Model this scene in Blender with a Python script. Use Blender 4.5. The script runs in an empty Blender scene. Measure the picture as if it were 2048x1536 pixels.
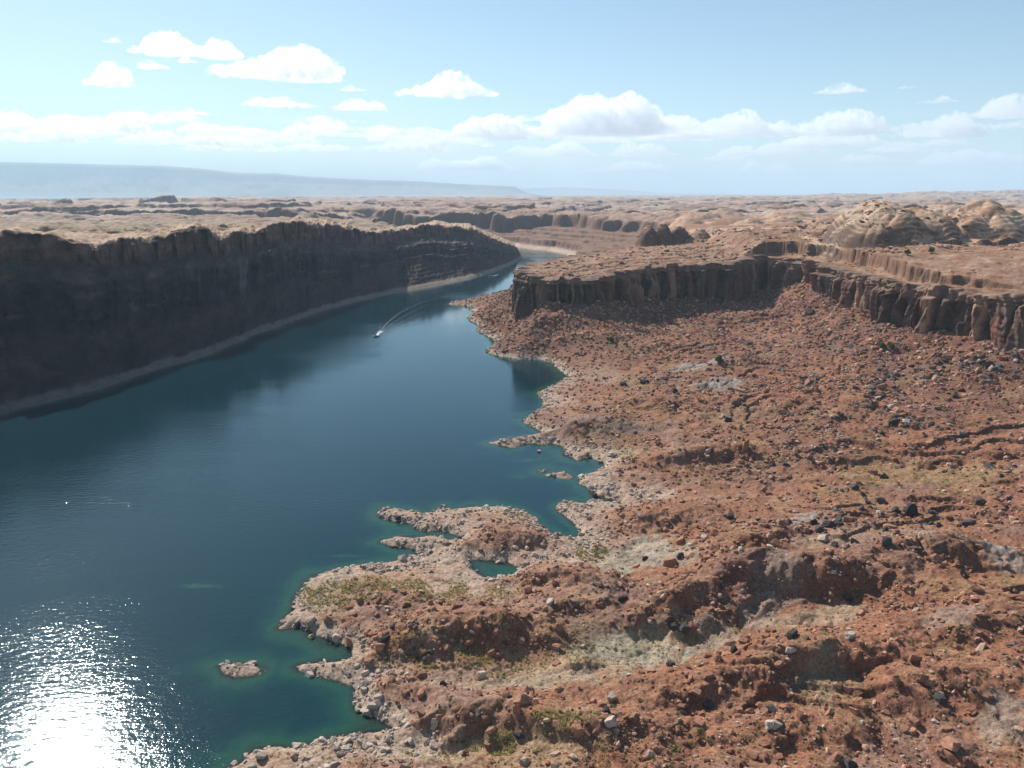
import bpy, bmesh, math, random
import numpy as np
from mathutils import Vector, Matrix

rad = math.radians
scene = bpy.context.scene

# ------------------------------------------------------------------ camera, sky, sun, exposure
CAM_H = 120.0
PITCH = rad(13.55)
FPX = 1577.0                     # focal length in pixels of the 2048-wide photograph
SUN_AZ, SUN_EL = -34.0, 38.0     # degrees, azimuth from +Y towards +X

cam_data = bpy.data.cameras.new("camera")
cam_data.sensor_fit = 'HORIZONTAL'
cam_data.angle = 2 * math.atan(1024 / FPX)
cam_data.clip_start = 1.0
cam_data.clip_end = 400000.0
cam = bpy.data.objects.new("camera", cam_data)
scene.collection.objects.link(cam)
cam.location = (0, 0, CAM_H)
cam.rotation_euler = (rad(90) - PITCH, 0, 0)
scene.camera = cam

world = bpy.data.worlds.new("World")
scene.world = world
world.use_nodes = True
wn, wl = world.node_tree.nodes, world.node_tree.links
for n in list(wn):
    wn.remove(n)
w_out = wn.new("ShaderNodeOutputWorld")
w_bg = wn.new("ShaderNodeBackground")
w_sky = wn.new("ShaderNodeTexSky")
w_sky.sky_type = 'NISHITA'
w_sky.sun_disc = False
w_sky.sun_elevation = rad(SUN_EL)
w_sky.sun_rotation = rad(SUN_AZ)
w_sky.altitude = 1200
w_sky.air_density = 1.0
w_sky.dust_density = 0.8
w_sky.ozone_density = 1.0
w_bg.inputs["Strength"].default_value = 0.083
w_tint = wn.new("ShaderNodeVectorMath")
w_tint.operation = 'MULTIPLY'
w_tint.inputs[1].default_value = (0.93, 1.03, 1.0)
wl.new(w_sky.outputs[0], w_tint.inputs[0])
wl.new(w_tint.outputs[0], w_bg.inputs["Color"])
wl.new(w_bg.outputs[0], w_out.inputs["Surface"])

sun_data = bpy.data.lights.new("sun", 'SUN')
sun_data.energy = 5.0
sun_data.angle = rad(0.5)
sun_data.color = (1.0, 0.955, 0.89)
sun = bpy.data.objects.new("sun", sun_data)
scene.collection.objects.link(sun)
sd = Vector((math.sin(rad(SUN_AZ)) * math.cos(rad(SUN_EL)), math.cos(rad(SUN_AZ)) * math.cos(rad(SUN_EL)), math.sin(rad(SUN_EL))))
sun.rotation_euler = sd.to_track_quat('Z', 'Y').to_euler()
sun.location = sd * 900

vs = scene.view_settings
vs.view_transform = 'Standard'
vs.look = 'None'
vs.exposure = 0.55
vs.gamma = 1.0
vs.use_curve_mapping = False
cy = scene.cycles
cy.max_bounces = 12
cy.diffuse_bounces = 3
cy.glossy_bounces = 3
cy.transmission_bounces = 4
cy.volume_bounces = 10
cy.transparent_max_bounces = 64
cy.caustics_reflective = False
cy.caustics_refractive = False
cy.use_denoising = True
cy.sample_clamp_direct = 0.0
cy.sample_clamp_indirect = 4.0

# ------------------------------------------------------------------ numpy noise
_rs = np.random.RandomState(11)
_PERM = _rs.permutation(256).astype(np.int32)
_ANG = _rs.uniform(0, 2 * np.pi, 256)
_GX = np.cos(_ANG).astype(np.float32)
_GY = np.sin(_ANG).astype(np.float32)


def _perlin(x, y, seed):
    xi = np.floor(x); yi = np.floor(y)
    fx = (x - xi).astype(np.float32); fy = (y - yi).astype(np.float32)
    xi = xi.astype(np.int32) + seed * 57; yi = yi.astype(np.int32) + seed * 131
    def g(ix, iy, dx, dy):
        h = _PERM[(_PERM[ix & 255] + iy) & 255]
        return _GX[h] * dx + _GY[h] * dy
    u = fx * fx * fx * (fx * (fx * 6 - 15) + 10)
    v = fy * fy * fy * (fy * (fy * 6 - 15) + 10)
    a = g(xi, yi, fx, fy); b = g(xi + 1, yi, fx - 1, fy)
    c = g(xi, yi + 1, fx, fy - 1); d = g(xi + 1, yi + 1, fx - 1, fy - 1)
    r = a + u * (b - a)
    s = c + u * (d - c)
    return (r + v * (s - r)) * 1.45


def perlin(x, y, seed=0):
    shape = np.broadcast(x, y).shape
    x = np.broadcast_to(x, shape).ravel(); y = np.broadcast_to(y, shape).ravel()
    out = np.empty(x.size, np.float32)
    for i in range(0, x.size, 400000):
        out[i:i + 400000] = _perlin(x[i:i + 400000], y[i:i + 400000], seed)
    return out.reshape(shape)


def fbm(x, y, scale, octaves=4, seed=0, gain=0.5, lac=2.03):
    t = 0; a = 1.0; f = 1.0 / scale; n = 0
    for o in range(octaves):
        t = t + a * perlin(x * f + 3.7 * o, y * f - 1.9 * o, seed + o)
        n += a; a *= gain; f *= lac
    return t / n * 1.4


def billow(x, y, scale, octaves=3, seed=0, gain=0.5):
    """rounded bumps with sharp creases, about 0..1"""
    t = 0; a = 1.0; f = 1.0 / scale; n = 0
    for o in range(octaves):
        t = t + a * np.minimum(np.abs(perlin(x * f + 5.1 * o, y * f + 2.3 * o, seed + o)) * 1.5, 1.2)
        n += a; a *= gain; f *= 2.07
    return t / n


def ridged(x, y, scale, octaves=3, seed=0, gain=0.5):
    return 1.0 - billow(x, y, scale, octaves, seed, gain) * 1.2


def sstep(a, b, x):
    t = np.clip((x - a) / (b - a), 0, 1)
    return t * t * (3 - 2 * t)


def smax(a, b, k):
    return 0.5 * (a + b + np.sqrt((a - b) ** 2 + k * k))


def lerp(a, b, t):
    return a + (b - a) * t


# ------------------------------------------------------------------ from a pixel of the photograph to the place
SP, CP = math.sin(PITCH), math.cos(PITCH)


def at_t(px, py, t):
    u = (np.asarray(px, float) - 1024) / FPX; v = (np.asarray(py, float) - 768) / FPX
    return np.stack([u * t, (CP - SP * v) * t, CAM_H - (SP + v * CP) * t], -1)


def at_h(px, py, h=0.0):
    v = (np.asarray(py, float) - 768) / FPX
    return at_t(px, py, (CAM_H - h) / (SP + v * CP))


def water_pts(pts):
    p = np.array(pts, float)
    return at_h(p[:, 0], p[:, 1], 0.0)[:, :2]


# ------------------------------------------------------------------ shorelines
NEAR_SHORE = [(300, 1640), (420, 1575), (459, 1536), (491, 1517), (515, 1498), (595, 1496), (651, 1486), (665, 1479), (690, 1470), (742, 1466),
    (787, 1457), (770, 1447), (752, 1436), (735, 1424), (714, 1412), (707, 1391), (702, 1370), (693, 1366), (679, 1362), (651, 1352),
    (623, 1345), (585, 1339), (595, 1333), (637, 1330), (665, 1328), (707, 1316), (703, 1304), (690, 1295), (665, 1286), (644, 1274),
    (616, 1260), (595, 1256), (560, 1257), (567, 1246), (581, 1223), (588, 1199), (606, 1174), (630, 1155), (665, 1143), (714, 1134),
    (749, 1129), (801, 1120), (854, 1113), (857, 1110), (847, 1103), (819, 1097), (784, 1091), (756, 1085), (770, 1080), (819, 1077),
    (864, 1074), (902, 1079), (920, 1081), (923, 1075), (902, 1066), (875, 1060), (857, 1065), (833, 1058), (826, 1049), (801, 1044),
    (784, 1040), (763, 1030), (761, 1016), (777, 1016), (808, 1023), (840, 1028), (864, 1027), (878, 1021), (884, 1012), (890, 1022), (923, 1018), (979, 1016), (1007, 1015),
    (1045, 1024), (1070, 1038), (1098, 1061), (1119, 1073), (1143, 1076), (1156, 1069), (1158, 1059), (1146, 1045), (1132, 1033),
    (1115, 1021), (1119, 1009), (1146, 1004), (1170, 1008), (1187, 1004), (1215, 1006), (1235, 1008), (1244, 1003), (1220, 998), (1190, 994), (1190, 984), (1173, 975), (1158, 968), (1163, 956),
    (1187, 944), (1208, 939), (1213, 929), (1197, 924), (1180, 915), (1156, 922), (1136, 910), (1127, 902), (1129, 895), (1112, 890),
    (1095, 885), (1091, 890), (1064, 887), (1047, 887), (1026, 895), (999, 891), (979, 886), (1003, 883), (1044, 876), (1078, 871),
    (1088, 867), (1071, 857), (1050, 847), (1047, 841), (1067, 828), (1086, 816), (1085, 803), (1078, 785), (1105, 773), (1139, 756),
    (1132, 750), (1119, 739), (1102, 726), (1081, 719), (1037, 719), (1003, 714), (979, 707), (971, 702), (986, 693), (993, 686),
    (986, 678), (969, 669), (952, 661), (959, 652), (938, 640), (935, 633), (955, 627), (938, 618), (952, 614)]
shore_near = water_pts(NEAR_SHORE)
RIGHT_BANK = np.array([(-72, 880), (-58, 905), (-20, 960), (10, 1060), (48, 1200), (85, 1400), (108, 1560), (114, 1612), (78, 1725), (23, 1805),
    (-12, 1900), (-120, 2010), (-330, 2120), (-700, 2230), (-1300, 2330), (-2400, 2450), (-4000, 2500), (-4000, 6000), (6000, 6000), (6000, -400), (-60, -400), (-90, 60)], float)
right_land = np.vstack([shore_near, RIGHT_BANK])
POND = water_pts([(942, 1121), (955, 1117), (985, 1121), (1003, 1124), (1018, 1122), (1028, 1130), (1047, 1136), (1035, 1147), (1015, 1154), (990, 1159), (966, 1156), (950, 1143), (945, 1131)])
ISLETS = [water_pts(p) for p in (
    [(437, 1334), (455, 1328), (480, 1330), (500, 1329), (522, 1337), (514, 1348), (492, 1357), (465, 1356), (450, 1346)],
    [(1098, 950), (1118, 947), (1127, 944), (1145, 953), (1140, 960), (1120, 958)],
    [(1078, 942), (1090, 939), (1092, 943), (1082, 945)],
    [(962, 1129), (975, 1126), (998, 1130), (995, 1134), (975, 1134)])]
LEFT_SHORE_PX = [(-60, 850), (0, 832), (25, 820), (70, 812), (145, 793), (175, 787), (205, 775), (243, 765), (290, 746), (342, 731), (380, 722), (420, 709), (441, 698),
    (475, 687), (499, 672), (547, 657), (591, 640), (644, 622), (703, 606), (771, 590), (873, 572), (942, 557), (993, 541), (1027, 527), (1043, 516), (1040, 507)]
left_shore = water_pts(LEFT_SHORE_PX)
left_land = np.vstack([[(-420, -300), (-395, 100), (-360, 280)], left_shore, [(-20, 1720), (-90, 1830), (-300, 1960), (-700, 2080), (-1400, 2180), (-2400, 2280), (-4000, 2330), (-4000, -300)]])


def sdf(poly, X, Y):
    """signed distance, positive inside"""
    sh = X.shape
    X = X.ravel().astype(np.float32); Y = Y.ravel().astype(np.float32)
    a = poly.astype(np.float32); b = np.roll(poly, -1, 0).astype(np.float32)
    out = np.empty(X.size, np.float32)
    for i in range(0, X.size, 60000):
        x = X[i:i + 60000]; y = Y[i:i + 60000]
        d2 = np.full(x.size, 1e18, np.float32); ins = np.zeros(x.size, bool)
        for (ax, ay), (bx, by) in zip(a, b):
            ex, ey = bx - ax, by - ay
            l2 = ex * ex + ey * ey + 1e-9
            t = np.clip(((x - ax) * ex + (y - ay) * ey) / l2, 0, 1)
            d2 = np.minimum(d2, (x - ax - t * ex) ** 2 + (y - ay - t * ey) ** 2)
            if ay != by:
                c = (ay > y) != (by > y)
                ins ^= c & (x < ex * (y - ay) / (by - ay) + ax)
        d = np.sqrt(d2)
        out[i:i + 60000] = np.where(ins, d, -d)
    return out.reshape(sh)


class Raster:
    def __init__(self, x0, x1, y0, y1, step, fn):
        self.x0, self.y0, self.s = x0, y0, step
        xs = np.arange(x0, x1 + step, step); ys = np.arange(y0, y1 + step, step)
        X, Y = np.meshgrid(xs, ys)
        self.a = fn(X, Y)

    def __call__(self, x, y):
        a = self.a
        u = np.clip((x - self.x0) / self.s, 0, a.shape[1] - 1.001); v = np.clip((y - self.y0) / self.s, 0, a.shape[0] - 1.001)
        i = u.astype(np.int32); j = v.astype(np.int32)
        fu = (u - i).astype(np.float32); fv = (v - j).astype(np.float32)
        return (a[j, i] * (1 - fu) + a[j, i + 1] * fu) * (1 - fv) + (a[j + 1, i] * (1 - fu) + a[j + 1, i + 1] * fu) * fv


# rim of the right-hand mesa, as seen in the photograph with the distance of each corner
MESA_RIM = np.array([(900, 60), (620, 170), (430, 300), (340, 370), (300, 405), (279, 425), (270, 456), (262, 478), (251, 494), (246, 512), (244, 538), (250, 568), (257, 604), (260, 648),
    (261, 690), (258, 732), (252, 760), (244, 766), (234, 745), (218, 736), (196, 727), (170, 722), (150, 716), (124, 707), (106, 682), (90, 663), (70, 640), (50, 634), (31, 634),
    (14, 650), (4, 678), (0, 703), (6, 745), (18, 785), (36, 830), (58, 872), (92, 925), (150, 985), (190, 1080), (215, 1200), (240, 1400), (300, 1560), (520, 1700), (1500, 1950), (4000, 2500), (6000, 1000), (3000, -300)], float)


def both(poly_list, neg=None):
    def fn(X, Y):
        d = sdf(poly_list[0], X, Y)
        for p in poly_list[1:]:
            d = np.maximum(d, sdf(p, X, Y))
        if neg is not None:
            d = np.minimum(d, -sdf(neg, X, Y))
        return d
    return fn


class TwoRes:
    def __init__(self, fn_near, fn_far):
        self.n = Raster(-560, 760, 50, 1130, 1.6, fn_near)
        self.f = Raster(-4200, 4200, -400, 5200, 14.0, fn_far)

    def __call__(self, x, y):
        near = (x > -550) & (x < 750) & (y > 60) & (y < 1120)
        return np.where(near, self.n(x, y), self.f(x, y))


SD_R = TwoRes(both([right_land] + ISLETS, POND), both([right_land]))
SD_L = TwoRes(both([left_land]), both([left_land]))
SD_M = TwoRes(both([MESA_RIM]), both([MESA_RIM]))

# hills, scarps and hollows of the near shore: px, py, height, radius along, radius across, heading in degrees
HILLS = [(1012, 1050, 6.0, 15, 9, 20), (1085, 1120, 5.0, 17, 9, -25), (1150, 1130, 3.5, 13, 9, 0), (840, 1245, 5.0, 24, 9, 8), (960, 1235, 4.5, 18, 8, 0),
    (700, 1200, 2.5, 14, 8, 40), (880, 1385, 4.5, 20, 7, -12), (1010, 1420, 4.0, 16, 6, -14), (780, 1350, 2.5, 11, 6, -10), (1180, 835, 7, 24, 16, 10), (1110, 815, 4, 16, 12, 0), (1290, 800, 6, 30, 16, 0),
    (1420, 1170, 6.5, 22, 9, 20), (1380, 1200, 4.5, 14, 8, 0), (1560, 1165, 7.0, 20, 9, -20), (1690, 1180, 6.5, 22, 10, 0), (1860, 1150, 9, 20, 9, -5), (1500, 1080, 6, 20, 9, 30),
    (1150, 1175, 4, 16, 8, 20), (1160, 1300, 3.5, 8, 5, 0), (1560, 1350, 5, 15, 6, 10), (1370, 1370, 4, 14, 6, 15), (1700, 1330, 5, 16, 8, 0), (1250, 1440, 4, 13, 6, 0), (1850, 1420, 5, 15, 8, 0),
    (1950, 1300, 4.5, 14, 8, 0), (1440, 905, 6, 18, 9, -10), (1330, 900, 5, 20, 12, 0), (1330, 1010, 5, 20, 10, 0), (1600, 1460, 4, 14, 6, 0), (1450, 740, 6, 26, 14, 10), (1290, 700, 5, 30, 16, 0), (1560, 820, 4, 30, 14, 0),
    (1300, 1265, -6, 24, 11, 4), (1420, 1262, -3, 16, 6, 10), (1235, 1085, -3, 20, 8, 10), (1090, 1290, -3, 16, 8, 0), (1540, 1215, -4, 14, 6, 25), (880, 1445, -2.5, 18, 6, -5), (1690, 1240, -3, 18, 6, 0), (980, 1320, -2, 18, 5, -5)]
_h = np.array(HILLS, float)
_hp = at_h(_h[:, 0], _h[:, 1], 9.0)

DOMES = [(160, 958, 15, 22, 22), (180, 962, 17, 24, 26), (200, 968, 16, 22, 22), (224, 978, 19, 26, 18), (248, 985, 20, 28, 19), (272, 990, 20, 28, 16), (298, 990, 22, 30, 20), (322, 985, 18, 26, 16), (340, 940, 22, 24, 23),
    (434, 925, 72, 74, 50), (352, 905, 32, 36, 33), (440, 890, 42, 40, 36), (408, 890, 36, 30, 30), (474, 915, 62, 74, 44), (516, 905, 50, 62, 41), (556, 920, 62, 78, 48), (608, 915, 60, 76, 44), (665, 980, 70, 96, 43), (735, 990, 76, 96, 40), (800, 990, 90, 80, 44),
    (560, 875, 46, 32, 18), (640, 870, 60, 34, 17), (700, 860, 60, 30, 18), (330, 1120, 44, 44, 24), (400, 1180, 50, 48, 26), (270, 1230, 40, 44, 24), (480, 1120, 62, 60, 32), (330, 1420, 56, 60, 28), (480, 1400, 70, 70, 32), (610, 1200, 70, 66, 36), (420, 1620, 70, 70, 30), (700, 1300, 90, 80, 40), (210, 1130, 30, 30, 14)]

DOMES = [(x * .78, y * .8, a * .82, b * 1.0, h + 3) if (x > 365 and 840 < y < 1000) else (x, y, a, b, h) for x, y, a, b, h in DOMES] + [(330, 735, 30, 40, 38), (318, 800, 28, 30, 30)]


def plateau(x, y):
    r = np.hypot(x, y)
    far = sstep(1500, 5000, r)
    p = 54 + 9 * fbm(x, y, 1700, 3, 31) + 14 * billow(x, y, 260, 3, 32) + lerp(14, 7, far) * billow(x + 9 * perlin(x / 30, y / 30, 36), y, 72, 3, 33) + far * (22 * billow(x, y, 900, 3, 34) - 10)
    # broken shallow canyons and benches in the far country
    c = np.abs(perlin(x / 900.0, y / 600.0, 35))
    p = p - 30 * (1 - sstep(0.02, 0.09, c)) * sstep(1700, 2600, r) + (13 * sstep(.12, .16, fbm(x, y, 520, 4, 38)) + 9 * sstep(-.15, -.12, fbm(x, y, 700, 4, 39))) * sstep(1800, 2600, r)
    p = p + 85 * np.exp(-((x - 5600) / 2300) ** 2 - ((y - 8600) / 1500) ** 2) + 30 * np.exp(-((x - 3200) / 1500) ** 2 - ((y - 6800) / 900) ** 2)
    # dark buttes on the left
    for bx, by, bw, bh in ((-1800, 2950, 60, 18), (-1640, 2900, 60, 22), (-1510, 3450, 70, 30), (-1380, 3500, 130, 14), (-1120, 3850, 150, 20)):
        q = np.sqrt(((x - bx) / bw) ** 2 + ((y - by) / (bw * 0.9)) ** 2)
        p = p + bh * np.clip((1.2 - q + .15 * perlin(x / 40, y / 40, 37)) * 3.5, 0, 1)
    return p


def rim_height(x, y):
    return 54.5 + 9 * np.clip((x - 60) / 220, 0, 1) + 3.5 * sstep(560, 450, y) + lerp(1.2, 3.0, np.clip((x - 150) / 100, 0, 1)) * fbm(x, y, 48, 2, 47)


def ground_height(x, y):
    dR = SD_R(x, y); dL = SD_L(x, y); dm = SD_M(x, y)
    # ragged waterline
    dR = dR + 1.1 * fbm(x, y, 9, 3, 1) * sstep(60, 200, np.hypot(x, y)) * 1.3 + 0.5 * fbm(x, y, 2.6, 2, 5)
    d = np.maximum(dR, dL)
    dp = np.maximum(dR, 0)
    r = np.hypot(x, y)
    warp = fbm(x, y, 40, 3, 2)
    # ---- near shore
    low = 1.7 * (1 - np.exp(-dp / 5.0)) + 31 * (1 - np.exp(-np.maximum(dp - 10, 0) / 225))
    grow = 1 - np.exp(-dp / 45.0)
    hum = billow(x + 10 * warp, y + 8 * perlin(x / 30, y / 30, 9), 44, 4, 3, 0.55)
    low = low + grow * (4.2 * (hum - 0.42) + 3.0 * fbm(x, y, 90, 2, 6) + .8 * (billow(x + 4 * warp, y, 13, 3, 7) - .4))
    led_q = fbm(x, y, 75, 3, 19) + .12 * warp
    low = low + grow * sstep(40, 90, dp) * (1.7 * sstep(0, .03, led_q) + 1.5 * sstep(.24, .265, led_q) - 1.4 * sstep(-.22, -.245, led_q) - 1.7)
    add = np.zeros_like(low)
    wx = x + 2.8 * perlin(x / 7, y / 7, 21) + 1.2 * perlin(x / 2.6, y / 2.6, 23); wy = y + 2.8 * perlin(x / 7, y / 7, 22) + 1.2 * perlin(x / 2.6, y / 2.6, 24)
    for (hx, hy, _), (_, _, hh, ra, rb, ang) in zip(_hp, HILLS):
        c, s = math.cos(rad(ang)), math.sin(rad(ang))
        m = (np.abs(x - hx) < 2.6 * ra) & (np.abs(y - hy) < 2.6 * ra)
        if not m.any():
            continue
        u = ((wx[m] - hx) * c + (wy[m] - hy) * s) / ra; v = (-(wx[m] - hx) * s + (wy[m] - hy) * c) / rb
        v = np.where(v < 0, v * 1.35, v * 0.8)        # a scarp on the side that faces away from the sun
        q = u * u + v * v
        add[m] += (0.8 if hh > 0 else 0.6) * hh * np.exp(-q ** 1.25)
    low = low + add * sstep(0, 9, dp)
    gul = np.abs(perlin(x / 13 + 0.35 * warp, y / 19, 14))
    low = low - grow * 1.3 * (1 - sstep(0.0, 0.3, gul)) * sstep(.0, .5, fbm(x, y, 60, 2, 18) + .2)
    # ---- talus below the mesa
    dc = np.maximum(-dm, 0)
    hb = np.interp(x, [0, 40, 80, 120, 170, 220, 250, 280], [33, 34, 34, 29, 26, 24, 31, 37]) + 3.5 * fbm(x, y, 30, 2, 12) + 9 * np.exp(-((x - 255) / 30) ** 2 - ((y - 680) / 60) ** 2)
    hb = lerp(hb, 37.5 + 3 * fbm(x, y, 30, 2, 12), sstep(630, 550, y) * (x > 150))
    tal = hb * np.exp(-np.maximum(dc - 3, 0) / 95.0) - 0.04 * dc + 3.2 * (billow(x, y, 26, 3, 13) - 0.4) * np.exp(-dc / 120)
    tal = np.where(dp < 42, tal * np.clip(dp / 42, 0, 1) ** 0.9, tal)
    near = smax(low, tal, 3.0)
    near = near + (0.32 * fbm(x, y, 5.0, 3, 15) + 0.26 * fbm(x, y, 1.5, 3, 16) + .2 * (billow(x, y, 3.4, 2, 17) - .4)) * sstep(0, 3, dp)
    near = np.maximum(near, np.minimum(.2 + .12 * dp, .9))
    near = np.where(dp < 12, np.minimum(near, 0.12 + 0.55 * dp), near)
    # ---- mesa top: thin ledges, then the domes
    dmi = np.maximum(dm, 0)
    dw = dmi + 9 * fbm(x, y, 38, 3, 41) + 3 * fbm(x, y, 8, 2, 42)
    rim = rim_height(x, y)
    led = 0
    for k, (dd, hh) in enumerate(((9, 1.8), (20, 2.2), (33, 2.0), (50, 2.4), (75, 2.0), (105, 2.6), (150, 2.4), (210, 3.0))):
        led = led + hh * sstep(dd, dd + 1.2 + 0.012 * dd, dw + (5 + .09 * dd) * fbm(x, y, 26, 4, 43 + k, .65))
    # second tier on the right
    tier = 11 * sstep(2, 4.0, dw - 13 - 10 * sstep(330, 300, x)) * sstep(225, 252, x) * sstep(430, 560, y)
    top = rim - 2.2 + led * 0.5 + tier + 0.7 * fbm(x, y, 16, 3, 44) + 0.3 * fbm(x, y, 4, 2, 45)
    pl = plateau(x, y)
    top = lerp(top, np.maximum(pl, 52), sstep(200, 620, dmi) * sstep(950, 1700, r))
    wx = x + 6 * perlin(x / 45, y / 45, 51) + .5 * perlin(x / 9, y / 9, 52); wy = y + 6 * perlin(x / 45, y / 45, 53) + .5 * perlin(x / 9, y / 9, 54)
    dome = np.zeros_like(x)
    for bx, by, ra, rb, hh in DOMES:
        m = (np.abs(x - bx) < 1.5 * ra + 12) & (np.abs(y - by) < 1.5 * rb + 12)
        if not m.any():
            continue
        q = ((wx[m] - bx) / ra) ** 2 + ((wy[m] - by) / rb) ** 2
        hgt = hh * (1 - np.clip(q, 0, 1)) ** 1.0
        dome[m] = np.maximum(dome[m], hgt)
    for bx, by, ra, rb, hh in ((398, 708, 94, 42, 20), (245, 968, 95, 20, 6)):
        q = ((wx - bx) / ra) ** 2 + ((wy - by) / rb) ** 2 + .25 * fbm(x, y, 24, 3, 59)
        dome = np.maximum(dome, (hh + 3 * fbm(x, y, 20, 3, 60)) * np.clip((1 - q) * 6, 0, 1) ** .8)
    dome = dome * (0.90 + 0.20 * billow(x, y, 40, 3, 55)) + np.where(dome > 3, 0.5 * np.sin((dome + 2.5 * perlin(x / 25, y / 25, 58)) * 1.6), 0) * 0.6
    top = np.maximum(top, np.where(dome > 0.3, top * 0 + 62 + dome, -99))
    apron = 0.0
    inside = sstep(13.0, 15.0, dm)
    # ---- far banks of the lake
    dn = dR + 14 * fbm(x, y, 130, 3, 61) + 5 * fbm(x, y, 28, 2, 62)
    wpos = lerp(75, 210, sstep(-60, 130, x)) + 85 * fbm(x, y, 170, 3, 63)
    bench = np.minimum(np.maximum(dR, 0) * 0.22, 6) + 12 * sstep(24, 30, dn) + 5 * sstep(55, 60, dn) + 6 * sstep(95, 100, dn + 24 * perlin(x / 40, y / 40, 65)) + 6 * sstep(140, 146, dn + 20 * perlin(x / 50, y / 50, 66)) + 5.0 * billow(x, y, 60, 3, 64)
    wall = sstep(wpos, wpos + 22, dn)
    far_h = lerp(bench, np.maximum(pl, bench), wall)
    far_h = lerp(far_h, np.minimum(far_h, 38), (y < 1600) & (x > -40) & (wall > 0) & (dR < 130))
    w_far = sstep(1000, 1080, y) * (1 - sstep(-4, 4, dm))
    hR = lerp(near, far_h, w_far)
    hR = lerp(hR, top, inside)
    # ---- left bank lies under the wall that is built on it, then the plateau
    dl = dL + 10 * fbm(x, y, 70, 2, 71)
    edge = lerp(150, 100, sstep(600, 1500, y))
    lp = 66 + 17 * billow(x + 8 * warp, y, 95, 4, 72, 0.55) + 7 * fbm(x, y, 300, 2, 73) + 6 * billow(x, y, 30, 2, 74)
    lp = lerp(lp, pl, sstep(900, 1900, r))
    lp = lp - 30 * sstep(1150, 1500, y) * sstep(-420, -60, x) * sstep(700, 300, dL)
    hL = lerp(-6.0, lp, sstep(edge, edge + 70, dl))
    h = np.where(dR >= dL, hR, np.where(dL > 2, hL, -2.0))
    bed = -0.24 * np.maximum(-d, 0) - 0.006 * np.maximum(-d, 0) ** 2 + 0.25 * fbm(x, y, 6, 2, 81) * sstep(0, 6, -d)
    bed = np.maximum(bed, -26)
    h = np.where(d > 0, h, bed)
    info = dict(dR=dR, dL=dL, dm=dm, d=d, dome=dome, wall=wall, w_far=w_far, hill=add, hum=hum, gul=gul)
    return h.astype(np.float32), info

# ------------------------------------------------------------------ mesh and material helpers
def mesh_from(name, verts, faces, smooth=True, colors=None, floats=None, mat=None):
    verts = np.asarray(verts, np.float32); faces = np.asarray(faces, np.int32)
    k = faces.shape[1]
    me = bpy.data.meshes.new(name)
    me.vertices.add(len(verts)); me.vertices.foreach_set("co", verts.ravel())
    me.loops.add(faces.size); me.loops.foreach_set("vertex_index", faces.ravel())
    me.polygons.add(len(faces))
    me.polygons.foreach_set("loop_start", np.arange(0, faces.size, k, dtype=np.int32))
    me.polygons.foreach_set("use_smooth", np.full(len(faces), smooth, bool))
    if colors is not None:
        at = me.color_attributes.new("albedo", 'FLOAT_COLOR', 'POINT')
        c = np.ones((len(verts), 4), np.float32); c[:, :colors.shape[1]] = colors
        at.data.foreach_set("color", c.ravel())
    for nm, arr in (floats or {}).items():
        at = me.attributes.new(nm, 'FLOAT', 'POINT')
        at.data.foreach_set("value", np.asarray(arr, np.float32).ravel())
    me.update(calc_edges=True)
    if mat:
        me.materials.append(mat)
    return me


def link(name, me, parent=None, label=None, cat=None, group=None, kind=None):
    o = bpy.data.objects.new(name, me)
    scene.collection.objects.link(o)
    if parent is not None:
        o.parent = parent
    tag(o, label, cat, group, kind)
    return o


def tag(o, label=None, cat=None, group=None, kind=None):
    for k, v in (("label", label), ("category", cat), ("group", group), ("kind", kind)):
        if v:
            o[k] = v


def grid_faces(nr, nc):
    i = np.arange(nr - 1)[:, None] * nc + np.arange(nc - 1)[None, :]
    return np.stack([i, i + 1, i + nc + 1, i + nc], -1).reshape(-1, 4)


def new_mat(name):
    m = bpy.data.materials.new(name); m.use_nodes = True
    nt = m.node_tree
    for n in list(nt.nodes):
        nt.nodes.remove(n)
    return m, nt, nt.nodes, nt.links


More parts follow.
